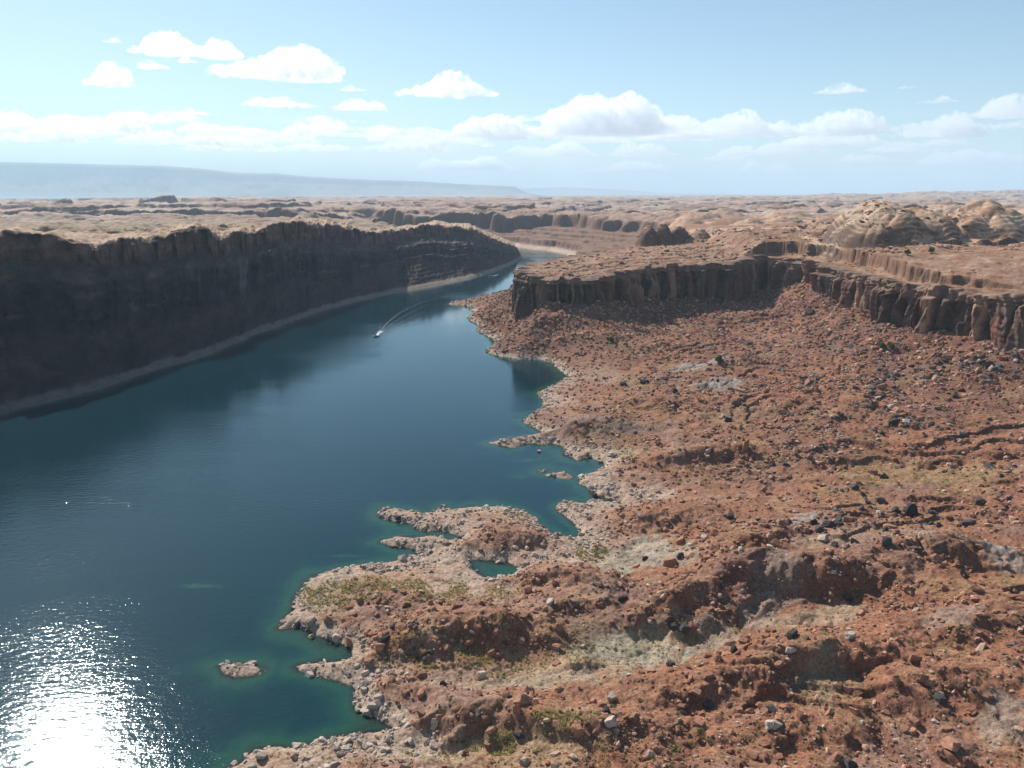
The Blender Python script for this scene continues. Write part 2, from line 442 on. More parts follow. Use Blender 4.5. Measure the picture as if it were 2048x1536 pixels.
def rock_material(name, speck=0.45, bump=0.5, scale=1.0, use_attr=True, base=(0.3, 0.15, 0.09), rough=0.93, vary=0.0, tone=0.80):
    """matte stone and earth: the albedo of the surface, broken up by grain of several sizes"""
    m, nt, N, L = new_mat(name)
    out = N.new("ShaderNodeOutputMaterial"); b = N.new("ShaderNodeBsdfPrincipled")
    b.inputs["Roughness"].default_value = rough
    b.inputs["Specular IOR Level"].default_value = 0.12
    tc = N.new("ShaderNodeTexCoord")
    mp = N.new("ShaderNodeMapping"); mp.inputs["Scale"].default_value = (scale,) * 3
    L.new(tc.outputs["Object"], mp.inputs[0])
    n1 = N.new("ShaderNodeTexNoise"); n1.inputs["Scale"].default_value = 1.3; n1.inputs["Detail"].default_value = 5; n1.inputs["Roughness"].default_value = 0.7
    n2 = N.new("ShaderNodeTexNoise"); n2.inputs["Scale"].default_value = 0.21; n2.inputs["Detail"].default_value = 4
    L.new(mp.outputs[0], n1.inputs["Vector"]); L.new(mp.outputs[0], n2.inputs["Vector"])
    r1 = N.new("ShaderNodeMapRange"); r1.inputs[1].default_value = 0.3; r1.inputs[2].default_value = 0.7
    r1.inputs[3].default_value = 1 - speck; r1.inputs[4].default_value = 1 + speck
    L.new(n1.outputs[0], r1.inputs[0])
    r2 = N.new("ShaderNodeMapRange"); r2.inputs[1].default_value = 0.3; r2.inputs[2].default_value = 0.7
    r2.inputs[3].default_value = 0.82 * tone; r2.inputs[4].default_value = 1.18 * tone
    L.new(n2.outputs[0], r2.inputs[0])
    mul = N.new("ShaderNodeMath"); mul.operation = 'MULTIPLY'
    L.new(r1.outputs[0], mul.inputs[0]); L.new(r2.outputs[0], mul.inputs[1])
    if use_attr:
        src = N.new("ShaderNodeAttribute"); src.attribute_name = "albedo"; col = src.outputs["Color"]
    else:
        src = N.new("ShaderNodeRGB"); src.outputs[0].default_value = (*base, 1); col = src.outputs[0]
    if vary:
        oi = N.new("ShaderNodeObjectInfo")
        rv = N.new("ShaderNodeMapRange"); rv.inputs[3].default_value = 1 - vary; rv.inputs[4].default_value = 1 + vary
        L.new(oi.outputs["Random"], rv.inputs[0])
        m2 = N.new("ShaderNodeMath"); m2.operation = 'MULTIPLY'
        L.new(mul.outputs[0], m2.inputs[0]); L.new(rv.outputs[0], m2.inputs[1]); mul = m2
    vm = N.new("ShaderNodeVectorMath"); vm.operation = 'SCALE'
    L.new(col, vm.inputs[0]); L.new(mul.outputs[0], vm.inputs["Scale"])
    L.new(vm.outputs[0], b.inputs["Base Color"])
    bp = N.new("ShaderNodeBump"); bp.inputs["Strength"].default_value = bump; bp.inputs["Distance"].default_value = 0.35 / scale
    L.new(n1.outputs[0], bp.inputs["Height"]); L.new(bp.outputs[0], b.inputs["Normal"])
    L.new(b.outputs[0], out.inputs["Surface"])
    return m


MAT_GROUND = rock_material("desert_ground", 0.55, 0.9, tone=0.71)
MAT_WALL = rock_material("canyon_rock", 0.3, 0.5, 0.6)

C = lambda *a: np.array(a, np.float32)
RED_DIRT, ORANGE, DARK_RED = C(.375, .172, .098), C(.485, .262, .146), C(.24, .105, .066)
PALE, SAND, CLAY = C(.52, .385, .285), C(.56, .39, .27), C(.40, .37, .28)
SLICK, SLICK_PALE, VARNISH = C(.54, .345, .25), C(.64, .475, .37), C(.105, .062, .048)
GREYPURPLE, DRYGRASS = C(.26, .18, .155), C(.36, .28, .13)

# bare patches of clay, sand and pale silt, seen in the photograph: px, py, size along / across in metres, heading, colour, weight
PATCHES = [(1265, 1270, 20, 8, 5, C(.43, .41, .31), 1.0), (1300, 1235, 12, 4, 20, C(.55, .48, .33), .8), (1330, 1090, 14, 7, 20, C(.50, .45, .36), .9), (1300, 1058, 8, 5, 0, C(.62, .55, .42), .9), (1235, 1085, 10, 8, 0, C(.46, .44, .33), .8),
    (1400, 735, 22, 9, 20, C(.44, .40, .37), .9), (1440, 775, 16, 10, 30, C(.42, .40, .36), .9), (1120, 835, 26, 6, 0, C(.30, .24, .21), .8), (1250, 845, 20, 5, 0, C(.32, .26, .22), .7), (1610, 1035, 9, 4, 20, C(.5, .44, .37), .9), (1520, 1045, 8, 2, 0, C(.52, .44, .36), .9),
    (1680, 1085, 16, 5, 0, C(.47, .36, .27), .8), (1830, 1085, 10, 4, 0, C(.45, .37, .3), .8), (1985, 1145, 7, 5, -30, C(.58, .54, .47), 1.0), (2010, 1180, 9, 4, 0, C(.46, .40, .33), .8), (1900, 1150, 12, 6, 0, C(.25, .155, .11), .9),
    (1640, 1240, 14, 4, 0, C(.50, .38, .26), .9), (1430, 1250, 9, 5, 30, C(.42, .37, .29), .8), (1240, 1160, 9, 6, 0, C(.30, .215, .18), .8), (1120, 1305, 22, 5, 8, C(.50, .36, .24), .9), (1090, 1330, 16, 4, 0, C(.44, .39, .28), .7), (880, 1140, 18, 5, 10, C(.62, .42, .31), 1.0), (900, 1110, 16, 5, 0, C(.58, .40, .29), .9),
    (830, 1130, 14, 3, 10, C(.60, .40, .30), 1.0), (1170, 885, 22, 5, 0, C(.56, .42, .24), .9), (1120, 885, 12, 3, 0, C(.58, .44, .32), .9), (1240, 880, 12, 6, 0, C(.52, .40, .24), .7), (860, 1455, 12, 3, 0, C(.52, .42, .28), 1.0), (1000, 1475, 20, 3, 0, C(.48, .36, .22), .7), (960, 1310, 22, 3, 0, C(.44, .33, .24), .7),
    (1560, 1180, 10, 5, 30, C(.33, .26, .22), .8), (1520, 1215, 8, 4, 30, C(.40, .34, .28), .8), (1800, 950, 30, 14, 0, C(.42, .28, .15), .7), (1930, 960, 22, 10, 0, C(.43, .29, .15), .7), (1900, 1290, 7, 3, 0, C(.4, .31, .26), .8), (1640, 1385, 6, 4, 0, C(.36, .30, .22), .8), (2000, 1500, 6, 3, 0, C(.42, .36, .30), .8), (1480, 830, 26, 8, 0, C(.43, .28, .16), .6), (1210, 740, 12, 22, 10, C(.46, .33, .25), .7), (1350, 870, 5, 26, -8, C(.48, .32, .23), .7)]
_pp = np.array([(p[0], p[1]) for p in PATCHES], float)
_pw = at_h(_pp[:, 0], _pp[:, 1], 9.0)


def ground_albedo(x, y, z, slope, info):
    n_big = fbm(x, y, 70, 3, 101); n_mid = fbm(x, y, 14, 3, 102); n_sm = fbm(x, y, 3.0, 3, 103)
    r = np.hypot(x, y)
    dR, dL, dm = info['dR'], info['dL'], info['dm']
    def mix(c, col, w):
        w = np.clip(w, 0, 1)[..., None]
        return c * (1 - w) + col * w
    c = np.broadcast_to(RED_DIRT, x.shape + (3,)).astype(np.float32).copy()
    c = mix(c, ORANGE, sstep(-.1, .55, n_mid + .5 * n_big))
    c = mix(c, GREYPURPLE, .5 * sstep(.1, .55, fbm(x, y, 38, 3, 104)))
    c = mix(c, DARK_RED, .75 * sstep(.35, .95, slope + .25 * n_mid))
    c = mix(c, DARK_RED, .35 * sstep(.1, .6, fbm(x, y, 8, 3, 108)))
    # dark talus strewn with varnished stones in the upper slopes
    dc = np.maximum(-dm, 0)
    c = mix(c, C(.50, .335, .24), .55 * np.exp(-np.maximum(dR - 5, 0) / 34.0) * sstep(-.5, .3, n_mid))
    c = mix(c, C(.19, .088, .064), .9 * np.exp(-dc / 210.0) * sstep(-.5, .4, n_mid + n_big + .2))
    c = mix(c, DRYGRASS, .4 * sstep(.15, .5, fbm(x, y, 30, 3, 105)) * sstep(12, 60, dR) * sstep(.5, .2, slope))
    for (hx, hy, _), (_, _, ra, rb, ang, col, w) in zip(_pw, PATCHES):
        cs, sn = math.cos(rad(ang)), math.sin(rad(ang))
        m = (np.abs(x - hx) < 2.2 * ra + 4) & (np.abs(y - hy) < 2.2 * max(ra, rb) + 4)
        if not m.any():
            continue
        xx = x[m] + 5.0 * n_mid[m] + 2.4 * n_sm[m] - hx; yy = y[m] + 4.0 * n_mid[m] - 2.4 * n_sm[m] - hy
        u = (xx * cs + yy * sn) / ra; v = (-xx * sn + yy * cs) / (rb * 1.5)
        c[m] = mix(c[m], col * C(.86, .83, .80), w * .78 * sstep(1.15, .6, np.hypot(u, v) + .35 * n_sm[m]))
    # the bleached ring left by the falling lake
    ring = sstep(3.6, 1.0, z + 1.5 * n_mid + .9 * n_sm) * sstep(30, 12, dR + 11 * n_mid) * (dR > -30)
    c = mix(c, PALE * (1 + .25 * n_sm[..., None]), .92 * ring)
    c = mix(c, C(.25, .16, .11), sstep(.35, .05, z + .1 * n_sm) * (z > -.5) * .75)
    # mesa top and domes
    st = np.sin(z * 2.1 + 2.5 * n_mid)
    topc = mix(np.broadcast_to(C(.36, .195, .118), c.shape).copy(), C(.47, .30, .20), sstep(-.3, .6, n_mid + .4 * n_big))
    topc = mix(topc, C(.20, .11, .075), sstep(.5, 1.3, slope) * .8)
    topc = mix(topc, C(.24, .16, .10), .5 * sstep(.3, .6, fbm(x, y, 11, 3, 109)))
    domec = mix(np.broadcast_to(C(.60, .365, .235), c.shape).copy(), C(.66, .47, .33), sstep(-.2, .5, n_big + .35 * st + sstep(450, 620, x) * .3))
    domec = mix(domec, C(.30, .155, .10), .65 * sstep(.1, .6, fbm(x, y, 22, 3, 110)))
    domec = mix(domec, VARNISH * 1.3, .85 * sstep(.9, 1.5, slope + .3 * n_mid))  # varnish on steep rock, which also paints the shading of the dome fronts
    topc = mix(topc, domec, sstep(.6, 2.0, info['dome']))
    c = mix(c, topc, sstep(6, 12, dm))
    # far banks and plateau
    fb = mix(np.broadcast_to(C(.30, .17, .11), c.shape).copy(), C(.22, .12, .085), sstep(.25, .8, slope))
    fb = mix(fb, PALE * 1.15, sstep(9, 4.5, z + 1.0 * n_mid))
    fp = mix(np.broadcast_to(SLICK, c.shape).copy(), SLICK_PALE, sstep(-.3, .5, fbm(x, y, 420, 3, 106)))
    fp = mix(fp, C(.33, .185, .115), .6 * sstep(.0, .5, fbm(x, y, 160, 3, 107)))
    fp = mix(fp, C(.20, .15, .10), .45 * sstep(.1, .5, fbm(x * .4, y, 60, 3, 111)))  # shadow patches of the far country, painted as darker streaks
    fp = mix(fp, C(.27, .15, .105), sstep(.5, 1.1, slope))
    fb = mix(fb, fp, info['wall'])
    c = mix(c, fb, info['w_far'])
    c = mix(c, fp, sstep(200, 620, dm) * sstep(950, 1700, r))
    lf = mix(np.broadcast_to(C(.44, .315, .20), c.shape).copy(), C(.36, .23, .145), sstep(-.2, .5, n_mid + .3 * n_big))
    lf = mix(lf, C(.22, .13, .09), .7 * sstep(.55, 1.1, slope))
    c = mix(c, lerp(lf, fp, sstep(1200, 2500, r)[..., None]), (dL > dR) & (dL > 0))
    # lake bed: silt that turns green with algae
    c = mix(c, C(.20, .23, .13), (z < 0) * sstep(0, -1.0, z))
    return np.clip(c, .02, .75)


# ------------------------------------------------------------------ telling look-alikes apart in words
def to_pixel(p):
    d = p[1] * CP - (p[2] - CAM_H) * SP
    return 1024 + FPX * p[0] / d, 768 - FPX * (p[1] * SP + (p[2] - CAM_H) * CP) / d


def nearest_place(px, py, places):
    return min(places, key=lambda q: (px - q[0]) ** 2 + 1.6 * (py - q[1]) ** 2)[2]


ORDINAL = ("leftmost", "second from left", "third from left", "fourth from left", "fifth from left", "sixth from left", "seventh from left", "eighth from left")


def name_apart(items, one, many):
    """items: (object, pixel x, kind phrase, place phrase); look-alikes of one place are told apart from left to right"""
    fam = {}
    for it in items:
        fam.setdefault((it[2], it[3]), []).append(it)
    for (kind, place), its in fam.items():
        its.sort(key=lambda q: q[1])
        if len(its) == 1:
            its[0][0]['label'] = f"{kind} {one} {place}"
        elif len(its) <= 8:
            for k, it in enumerate(its):
                it[0]['label'] = f"{ORDINAL[k] if k < len(its) - 1 else 'rightmost'} of the {kind} {many} {place}"
        else:
            for it in its:
                it[0]['label'] = f"{kind} {one} {place}"


# ------------------------------------------------------------------ the ground: one sheet from under the drone to the horizon
NCOL = 1500
th = np.radians(np.linspace(-45.0, 45.0, NCOL)).astype(np.float64)
rows = np.concatenate([np.geomspace(112, 1250, 1330, endpoint=False), np.geomspace(1250, 3000, 330, endpoint=False), np.geomspace(3000, 8000, 280, endpoint=False), np.geomspace(8000, 60000, 200)])
NROW = len(rows)
GX = (rows[:, None] * np.sin(th)[None, :]); GY = (rows[:, None] * np.cos(th)[None, :])
GZ = np.empty((NROW, NCOL), np.float32); GA = np.empty((NROW, NCOL, 3), np.float32)
DIST = np.empty((NROW, NCOL), np.float32); GS = np.empty((NROW, NCOL), np.float32)
CH = 140
for i in range(0, NROW, CH):
    a, b = max(i - 1, 0), min(i + CH + 1, NROW)
    hz, info = ground_height(GX[a:b], GY[a:b])
    dzr = np.gradient(hz, rows[a:b], axis=0)
    dzt = np.gradient(hz, th, axis=1) / rows[a:b, None]
    sl = np.hypot(dzr, dzt).astype(np.float32)
    ca = ground_albedo(GX[a:b], GY[a:b], hz, sl, info)
    s = slice(i - a, i - a + min(CH, NROW - i))
    GZ[i:i + CH] = hz[s]; GA[i:i + CH] = ca[s]; DIST[i:i + CH] = info['d'][s]; GS[i:i + CH] = sl[s]
terrain_me = mesh_from("terrain", np.stack([GX, GY, GZ], -1).reshape(-1, 3), grid_faces(NROW, NCOL), True, GA.reshape(-1, 3), None, MAT_GROUND)
terrain = link("terrain", terrain_me, kind="structure")


def grid_lookup(A, x, y):
    r = np.hypot(x, y); t = np.arctan2(x, y)
    u = np.clip(np.interp(r, rows, np.arange(NROW)), 0, NROW - 1.001); v = np.clip(np.interp(t, th, np.arange(NCOL)), 0, NCOL - 1.001)
    i = u.astype(int); j = v.astype(int); fu = u - i; fv = v - j
    return (A[i, j] * (1 - fu) + A[i + 1, j] * fu) * (1 - fv) + (A[i, j + 1] * (1 - fu) + A[i + 1, j + 1] * fu) * fv


def ground_z(x, y):
    return grid_lookup(GZ, np.asarray(x, float), np.asarray(y, float))


def ground_at_pixel(px, py):
    """the point of the ground that a pixel of the photograph shows"""
    t = np.geomspace(140, 1600, 4000)
    p = at_t(px, py, t[:, None])[:, 0] if np.ndim(px) else at_t(np.full(t.size, px), np.full(t.size, py), t)
    below = np.nonzero(p[:, 2] < np.maximum(ground_z(p[:, 0], p[:, 1]), 0))[0]
    return p[below[0] if len(below) else -1]


# ------------------------------------------------------------------ the lake
wr = np.concatenate([np.geomspace(60, 112, 40, endpoint=False), rows[:1660:2], rows[1660:1760:2]])
wt = th[::2]
WX = wr[:, None] * np.sin(wt)[None, :]; WY = wr[:, None] * np.cos(wt)[None, :]
wd = np.where(wr[:, None] < 112, -12.0, grid_lookup(GZ, WX, WY))
deep = np.clip(-wd, 0, 30)
for sx, sy, sz, sw, sh in ((410, 1172, 9, 2.2, 1.0), (880, 1012, 5, 3, 1.0), (690, 1112, 14, 2.5, 1.0), (470, 1510, 9, 3, 1.0), (1050, 920, 12, 5, .6)):
    q = at_h(sx, sy)
    deep = np.minimum(deep, 0.6 / sh + 3.0 * (((WX - q[0]) / sz) ** 2 + ((WY - q[1]) / sw) ** 2) * (1 + .8 * perlin(WX / 3, WY / 3, 7)))

deep = deep * np.clip(1 + .9 * fbm(WX, WY, 26, 3, 95), .35, 2.2)
# calm lanes and ruffled patches left by the wind
ripple = np.ones_like(WX)
for sx, sy, ra, rb, ang, w in ((860, 640, 60, 230, 12, .85), (990, 570, 60, 330, 12, .85), (800, 760, 130, 70, 0, .5), (1000, 520, 60, 300, 10, .8), (620, 800, 120, 40, -10, .35)):
    q = at_h(sx, sy); a_ = rad(ang)
    u_ = ((WX - q[0]) * math.cos(a_) + (WY - q[1]) * math.sin(a_)) / ra; v_ = (-(WX - q[0]) * math.sin(a_) + (WY - q[1]) * math.cos(a_)) / rb
    ripple = ripple * (1 - w * sstep(1.2, .7, np.hypot(u_, v_) + .35 * fbm(WX, WY * .6, 60, 3, 91)))


def water_material():
    m, nt, N, L = new_mat("lake_water")
    out = N.new("ShaderNodeOutputMaterial")
    at = N.new("ShaderNodeAttribute"); at.attribute_name = "depth"
    # what is seen through the surface: less and less of the bed, more and more of the green-blue body of the lake
    ex = N.new("ShaderNodeMath"); ex.operation = 'MULTIPLY'; ex.inputs[1].default_value = -1.35
    ee = N.new("ShaderNodeMath"); ee.operation = 'EXPONENT'
    L.new(at.outputs["Fac"], ex.inputs[0]); L.new(ex.outputs[0], ee.inputs[0])
    ramp = N.new("ShaderNodeValToRGB")
    cr = ramp.color_ramp
    cr.elements[0].position = 0.0; cr.elements[0].color = (.0022, .023, .032, 1)
    cr.elements[1].position = 1.0; cr.elements[1].color = (.075, .13, .085, 1)
    e = cr.elements.new(0.07); e.color = (.004, .034, .036, 1)
    e = cr.elements.new(0.4); e.color = (.020, .095, .062, 1)
    L.new(ee.outputs[0], ramp.inputs[0])
    body = N.new("ShaderNodeBsdfDiffuse"); L.new(ramp.outputs[0], body.inputs["Color"])
    clear = N.new("ShaderNodeBsdfTransparent"); clear.inputs["Color"].default_value = (.62, .82, .70, 1)
    mx = N.new("ShaderNodeMixShader"); L.new(ee.outputs[0], mx.inputs[0]); L.new(body.outputs[0], mx.inputs[1]); L.new(clear.outputs[0], mx.inputs[2])
    # ripples: wind waves in streaks, with a finer chop on top
    geo = N.new("ShaderNodeNewGeometry")
    def noise(scale, detail, sx, sy, rot, rough=.55):
        mp = N.new("ShaderNodeMapping"); mp.inputs["Scale"].default_value = (sx, sy, 1); mp.inputs["Rotation"].default_value = (0, 0, rad(rot))
        n = N.new("ShaderNodeTexNoise"); n.inputs["Scale"].default_value = scale; n.inputs["Detail"].default_value = detail; n.inputs["Roughness"].default_value = rough
        L.new(geo.outputs["Position"], mp.inputs[0]); L.new(mp.outputs[0], n.inputs["Vector"])
        return n.outputs[0]
    a = noise(0.6, 3, 0.45, 1.0, -20, .55); bb = noise(2.2, 2, 0.7, 1.0, -35)
    wind = noise(0.012, 3, 0.5, 1.6, -15)
    wm = N.new("ShaderNodeMapRange"); wm.inputs[1].default_value = .38; wm.inputs[2].default_value = .62; wm.inputs[3].default_value = .55; wm.inputs[4].default_value = 1.12
    L.new(wind, wm.inputs[0])
    s1 = N.new("ShaderNodeMath"); s1.operation = 'MULTIPLY_ADD'; s1.inputs[1].default_value = .36
    L.new(bb, s1.inputs[0]); L.new(a, s1.inputs[2])
    ca = N.new("ShaderNodeAttribute"); ca.attribute_name = "ripple"
    wc = N.new("ShaderNodeMath"); wc.operation = 'MULTIPLY'; L.new(wm.outputs[0], wc.inputs[0]); L.new(ca.outputs["Fac"], wc.inputs[1])
    s2 = N.new("ShaderNodeMath"); s2.operation = 'MULTIPLY'
    L.new(s1.outputs[0], s2.inputs[0]); L.new(wc.outputs[0], s2.inputs[1])
    bp = N.new("ShaderNodeBump"); bp.inputs["Strength"].default_value = 1.0; bp.inputs["Distance"].default_value = 0.115
    L.new(s2.outputs[0], bp.inputs["Height"])
    gl = N.new("ShaderNodeBsdfGlossy"); gl.inputs["Roughness"].default_value = 0.07; gl.inputs["Color"].default_value = (.82, .92, .95, 1)
    L.new(bp.outputs[0], gl.inputs["Normal"])
    fr = N.new("ShaderNodeFresnel"); fr.inputs["IOR"].default_value = 1.333; L.new(bp.outputs[0], fr.inputs["Normal"])
    top = N.new("ShaderNodeMixShader"); L.new(fr.outputs[0], top.inputs[0]); L.new(mx.outputs[0], top.inputs[1]); L.new(gl.outputs[0], top.inputs[2])
    L.new(top.outputs[0], out.inputs["Surface"])
    return m


MAT_WATER = water_material()
lake_me = mesh_from("lake", np.stack([WX, WY, np.zeros_like(WX)], -1).reshape(-1, 3), grid_faces(*WX.shape), True, None, {"depth": deep, "ripple": ripple}, MAT_WATER)
lake = link("lake", lake_me, kind="structure")


# ------------------------------------------------------------------ the canyon wall on the far side of the lake
def resample(pts, n):
    pts = np.asarray(pts, float)
    s = np.concatenate([[0], np.cumsum(np.linalg.norm(np.diff(pts[:, :2], axis=0), axis=1))])
    q = np.linspace(0, s[-1], n)
    return np.stack([np.interp(q, s, pts[:, k]) for k in range(pts.shape[1])], -1), q


def smooth_path(p, w):
    k = np.hanning(w + 2)[1:-1]; k /= k.sum()
    pad = np.concatenate([np.repeat(p[:1], w // 2, 0), p, np.repeat(p[-1:], w // 2, 0)])
    return np.stack([np.convolve(pad[:, i], k, 'valid')[:len(p)] for i in range(p.shape[1])], -1)


# rim of the wall: pixel and distance along the view, each with the foot at the waterline below it
RIM_L = [(-60, 458, 530), (0, 462, 536), (25, 456, 543), (70, 470, 555), (110, 460, 569), (150, 472, 583), (190, 477, 599), (230, 474, 617), (300, 470, 661), (350, 456, 690), (385, 454, 706), (420, 456, 730),
         (440, 467, 753), (480, 458, 785), (510, 460, 827), (545, 449, 855), (590, 438, 912), (620, 440, 946), (650, 445, 981), (690, 450, 1028), (715, 458, 1058), (740, 460, 1084), (790, 457, 1165), (830, 454, 1230), (870, 446, 1300), (905, 451, 1345), (940, 451, 1385), (960, 462, 1405), (990, 476, 1440), (1018, 486, 1490), (1030, 492, 1520)]
rim_l = np.array([at_t(a, b, t) for a, b, t in RIM_L])
foot_l = []
for a, b, t in RIM_L:
    lx = [p[0] for p in LEFT_SHORE_PX[:-1]]; ly = [p[1] for p in LEFT_SHORE_PX[:-1]]
    foot_l.append(at_h(a, np.interp(a, lx, ly)))
foot_l = np.array(foot_l)
# the wall goes on out of the picture on the left and round the far point behind
foot_l = np.vstack([[(-395, 40, 0), (-370, 200, 0), (-335, 330, 0)], foot_l[1:], [at_h(1043, 516), at_h(1041, 508), (-10, 1725, 0), (-60, 1800, 0), (-170, 1890, 0)]])
rim_l = np.vstack([[(-520, 40, 92), (-495, 200, 92), (-460, 400, 93)], rim_l[1:], [at_t(1032, 495, 1570), at_t(1026, 493, 1620), (-60, 1690, 26), (-110, 1740, 30), (-200, 1800, 34)]])
NS = 1900
both_l, s_l = resample(np.hstack([foot_l, rim_l]), NS)
# even spacing along the wall, then rounded corners
both_l = smooth_path(both_l, 15)
F, R = both_l[:, :3], both_l[:, 3:]
HR = R[:, 2]
PROF = np.array([(-.22, -.10), (-.05, -.03), (0, 0), (.04, .035), (.07, .05), (.22, .19), (.36, .335), (.37, .39), (.38, .43), (.45, .455), (.458, .52), (.468, .575), (.50, .59), (.507, .65), (.60, .71), (.70, .785), (.715, .84),
                 (.735, .93), (.752, .985), (.80, 1.0), (.9, 1.0), (1.0, 1.0), (1.2, 1.0), (1.6, .97), (2.1, .84)])
arc = np.concatenate([[0], np.cumsum(np.hypot(np.diff(PROF[:, 0]) * 90, np.diff(PROF[:, 1]) * 92))])
NP_ = 190
qa = np.linspace(0, arc[-1], NP_)
pf = np.interp(qa, arc, PROF[:, 0]); ph = np.interp(qa, arc, PROF[:, 1])
fS, iS = np.meshgrid(pf, s_l); hS = np.broadcast_to(ph[None, :], fS.shape)
hS = np.where((hS > 0) & (hS < 1), hS + .16 * fbm(iS, hS * 60, 110, 3, 240) * hS * (1 - hS) * 4 * .5, hS)
hS = np.where((hS > .1) & (hS < .97), hS + .012 * np.sin(hS * 95 + 3 * perlin(iS / 50, hS * 3, 241)), hS)
out2 = F[:, :2] - R[:, :2]; wid = np.linalg.norm(out2, axis=1, keepdims=True); out2 = out2 / wid
out2 = smooth_path(out2, 61)
spw = sstep(.5, .75, s_l / s_l[-1])[:, None]
fG = np.where((fS > 0) & (fS < 1), fS * (1 - .32 * spw * (1 - fS)), fS)
P = F[:, None, :2] + (R - F)[:, None, :2] * fG[..., None]
Z = hS * HR[:, None]
taper = sstep(25, 60, HR)[:, None]
# layers wander independently; alcoves, buttresses and cracks
lay = np.interp(pf, [0, .07, .34, .37, .43, .48, .56, .70, .76, 1.0], [0, .1, .5, 1, 1, 1, .8, .6, 1, 1])[None, :]
off = 17 * fbm(iS, hS * 70, 105, 3, 201) * lay + 11 * (billow(iS, hS * 60 + 0 * iS, 46, 3, 202) - .4) * lay
crk = np.abs(perlin(iS / 11.0 + .4 * perlin(iS / 6, Z / 9, 204), Z / 55.0, 203))
off = off + 10 * fbm(iS, fS * 20, 48, 3, 219) * sstep(0, .14, fS) * (1 - sstep(.33, .42, fS))
off = off - 2.0 * (1 - sstep(0, .16, crk)) * sstep(-.2, .4, fbm(iS, Z, 50, 2, 242)) * sstep(.33, .38, fS) * (1 - .7 * sstep(.5, .55, fS) * (1 - sstep(.67, .71, fS)))
# jointed blocks, set differently in each cliff band
r2 = np.random.RandomState(15)
for f0, f1, sd2 in ((.36, .48, 1), (.70, .80, 2)):
    e2 = [0.0]
    while e2[-1] < s_l[-1]:
        e2.append(e2[-1] + r2.choice([4, 8, 14, 24]) * r2.uniform(.7, 1.4))
    e2 = np.array(e2)
    sw2 = iS + 3.0 * fbm(iS, Z * .6, 22, 2, 220 + sd2)
    c2 = np.clip(np.searchsorted(e2, sw2) - 1, 0, len(e2) - 2); u2 = (sw2 - e2[c2]) / (e2[c2 + 1] - e2[c2]); w2 = e2[c2 + 1] - e2[c2]
    pr2 = r2.uniform(-1, 1, len(e2)) ** 3 * 6.0; bk2 = r2.uniform(.2, 1.3, len(e2)); tl2 = r2.uniform(-.35, .35, len(e2))
    rel = np.clip((fS - f0) / (f1 - f0), 0, 1)
    blk = pr2[c2] + tl2[c2] * w2 * (u2 - .5) - 3.0 * sstep(bk2[c2] - .04, bk2[c2] + .04, rel) - 2.2 * np.exp(-np.minimum(u2, 1 - u2) * w2 / .7)
    off = off + blk * sstep(f0 - .02, f0 + .02, fS) * (1 - sstep(f1, f1 + .06, fS))
off = off + 1.2 * fbm(iS, Z * 1.3, 9, 3, 205) + (1.5 * np.sign(perlin(iS / 70, Z / 3.2, 206)) * np.abs(perlin(iS / 70, Z / 3.2, 206)) ** .5 + 1.0 * perlin(iS / 40, Z / 1.6, 207)) * sstep(.34, .38, fS)
off = off * (.45 + .55 * taper) * sstep(-.02, .10, fS) + .8 * fbm(iS, fS * 40, 8, 3, 214) * sstep(-.1, .0, fS)
off = off * (1 - .75 * sstep(.86, 1.0, fS))
P = P + out2[:, None, :] * off[..., None]
dome_l = billow(iS, fS * 110, 34, 3, 207, .55)
Z = Z + (6 * fbm(iS, fS * 60, 55, 3, 215) + 1.5 * np.floor(2 * perlin(iS / 14, fS * 3, 216))) * .5 * sstep(.72, .76, fS) * (.3 + .7 * taper)
Z = Z + (dome_l - .42) * 6.0 * sstep(.72, .76, fS) * (.35 + .65 * taper) + 1.3 * fbm(iS, fS * 110, 9, 3, 208) * sstep(.05, .15, fS) + 1.8 * (billow(iS, fS * 120, 15, 3, 213) - .4) * sstep(.05, .12, fS) * (1 - sstep(.33, .37, fS))
Z = np.where(fS > .02, np.maximum(Z, .3), Z)
n1 = fbm(iS, Z, 26, 3, 209); n2 = fbm(iS, Z * .25, 7, 3, 210); strat = fbm(iS * .08, Z, 6.5, 3, 211)
def mixw(c, col, w):
    w = np.clip(w, 0, 1)[..., None]
    return c * (1 - w) + col * w
cw = np.broadcast_to(C(.19, .10, .075), Z.shape + (3,)).copy()
cw = mixw(cw, C(.12, .075, .06), sstep(.0, .5, n1))
cw = mixw(cw, C(.24, .125, .085), .8 * sstep(-.1, .5, strat) * sstep(.35, .38, fS))
cw = mixw(cw, C(.33, .19, .135), .95 * sstep(.69, .72, fS) * sstep(-.7, .1, n1))
cw = mixw(cw, C(.085, .062, .06), .9 * sstep(.35, .38, fS) * (1 - sstep(.49, .52, fS)))
cw = mixw(cw, VARNISH * .7, .9 * sstep(.05, .5, n2 + .25 * n1) * sstep(.35, .38, fS))
cw = mixw(cw, C(.13, .108, .082), .9 * sstep(.49, .53, fS) * (1 - sstep(.67, .71, fS)))
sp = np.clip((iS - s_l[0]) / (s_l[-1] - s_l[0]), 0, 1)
cw = mixw(cw, C(.40, .28, .20), .8 * (np.abs(iS - np.interp(385, [p[0] for p in RIM_L], np.linspace(s_l[0], s_l[-1], len(RIM_L) + 7)[2:-5])) < 9 + 6 * n1) * sstep(.35, .38, fS) * (1 - sstep(.52, .55, fS)))
bsh = np.clip(np.exp(-((fS - .415) / .03) ** 2) + np.exp(-((fS - .485) / .015) ** 2) + .8 * np.exp(-((fS - .56) / .05) ** 2), 0, 1)
cw = mixw(cw, C(.40, .25, .17), .75 * bsh * sstep(-.2, .4, fbm(iS, fS * 60, 30, 4, 250)))
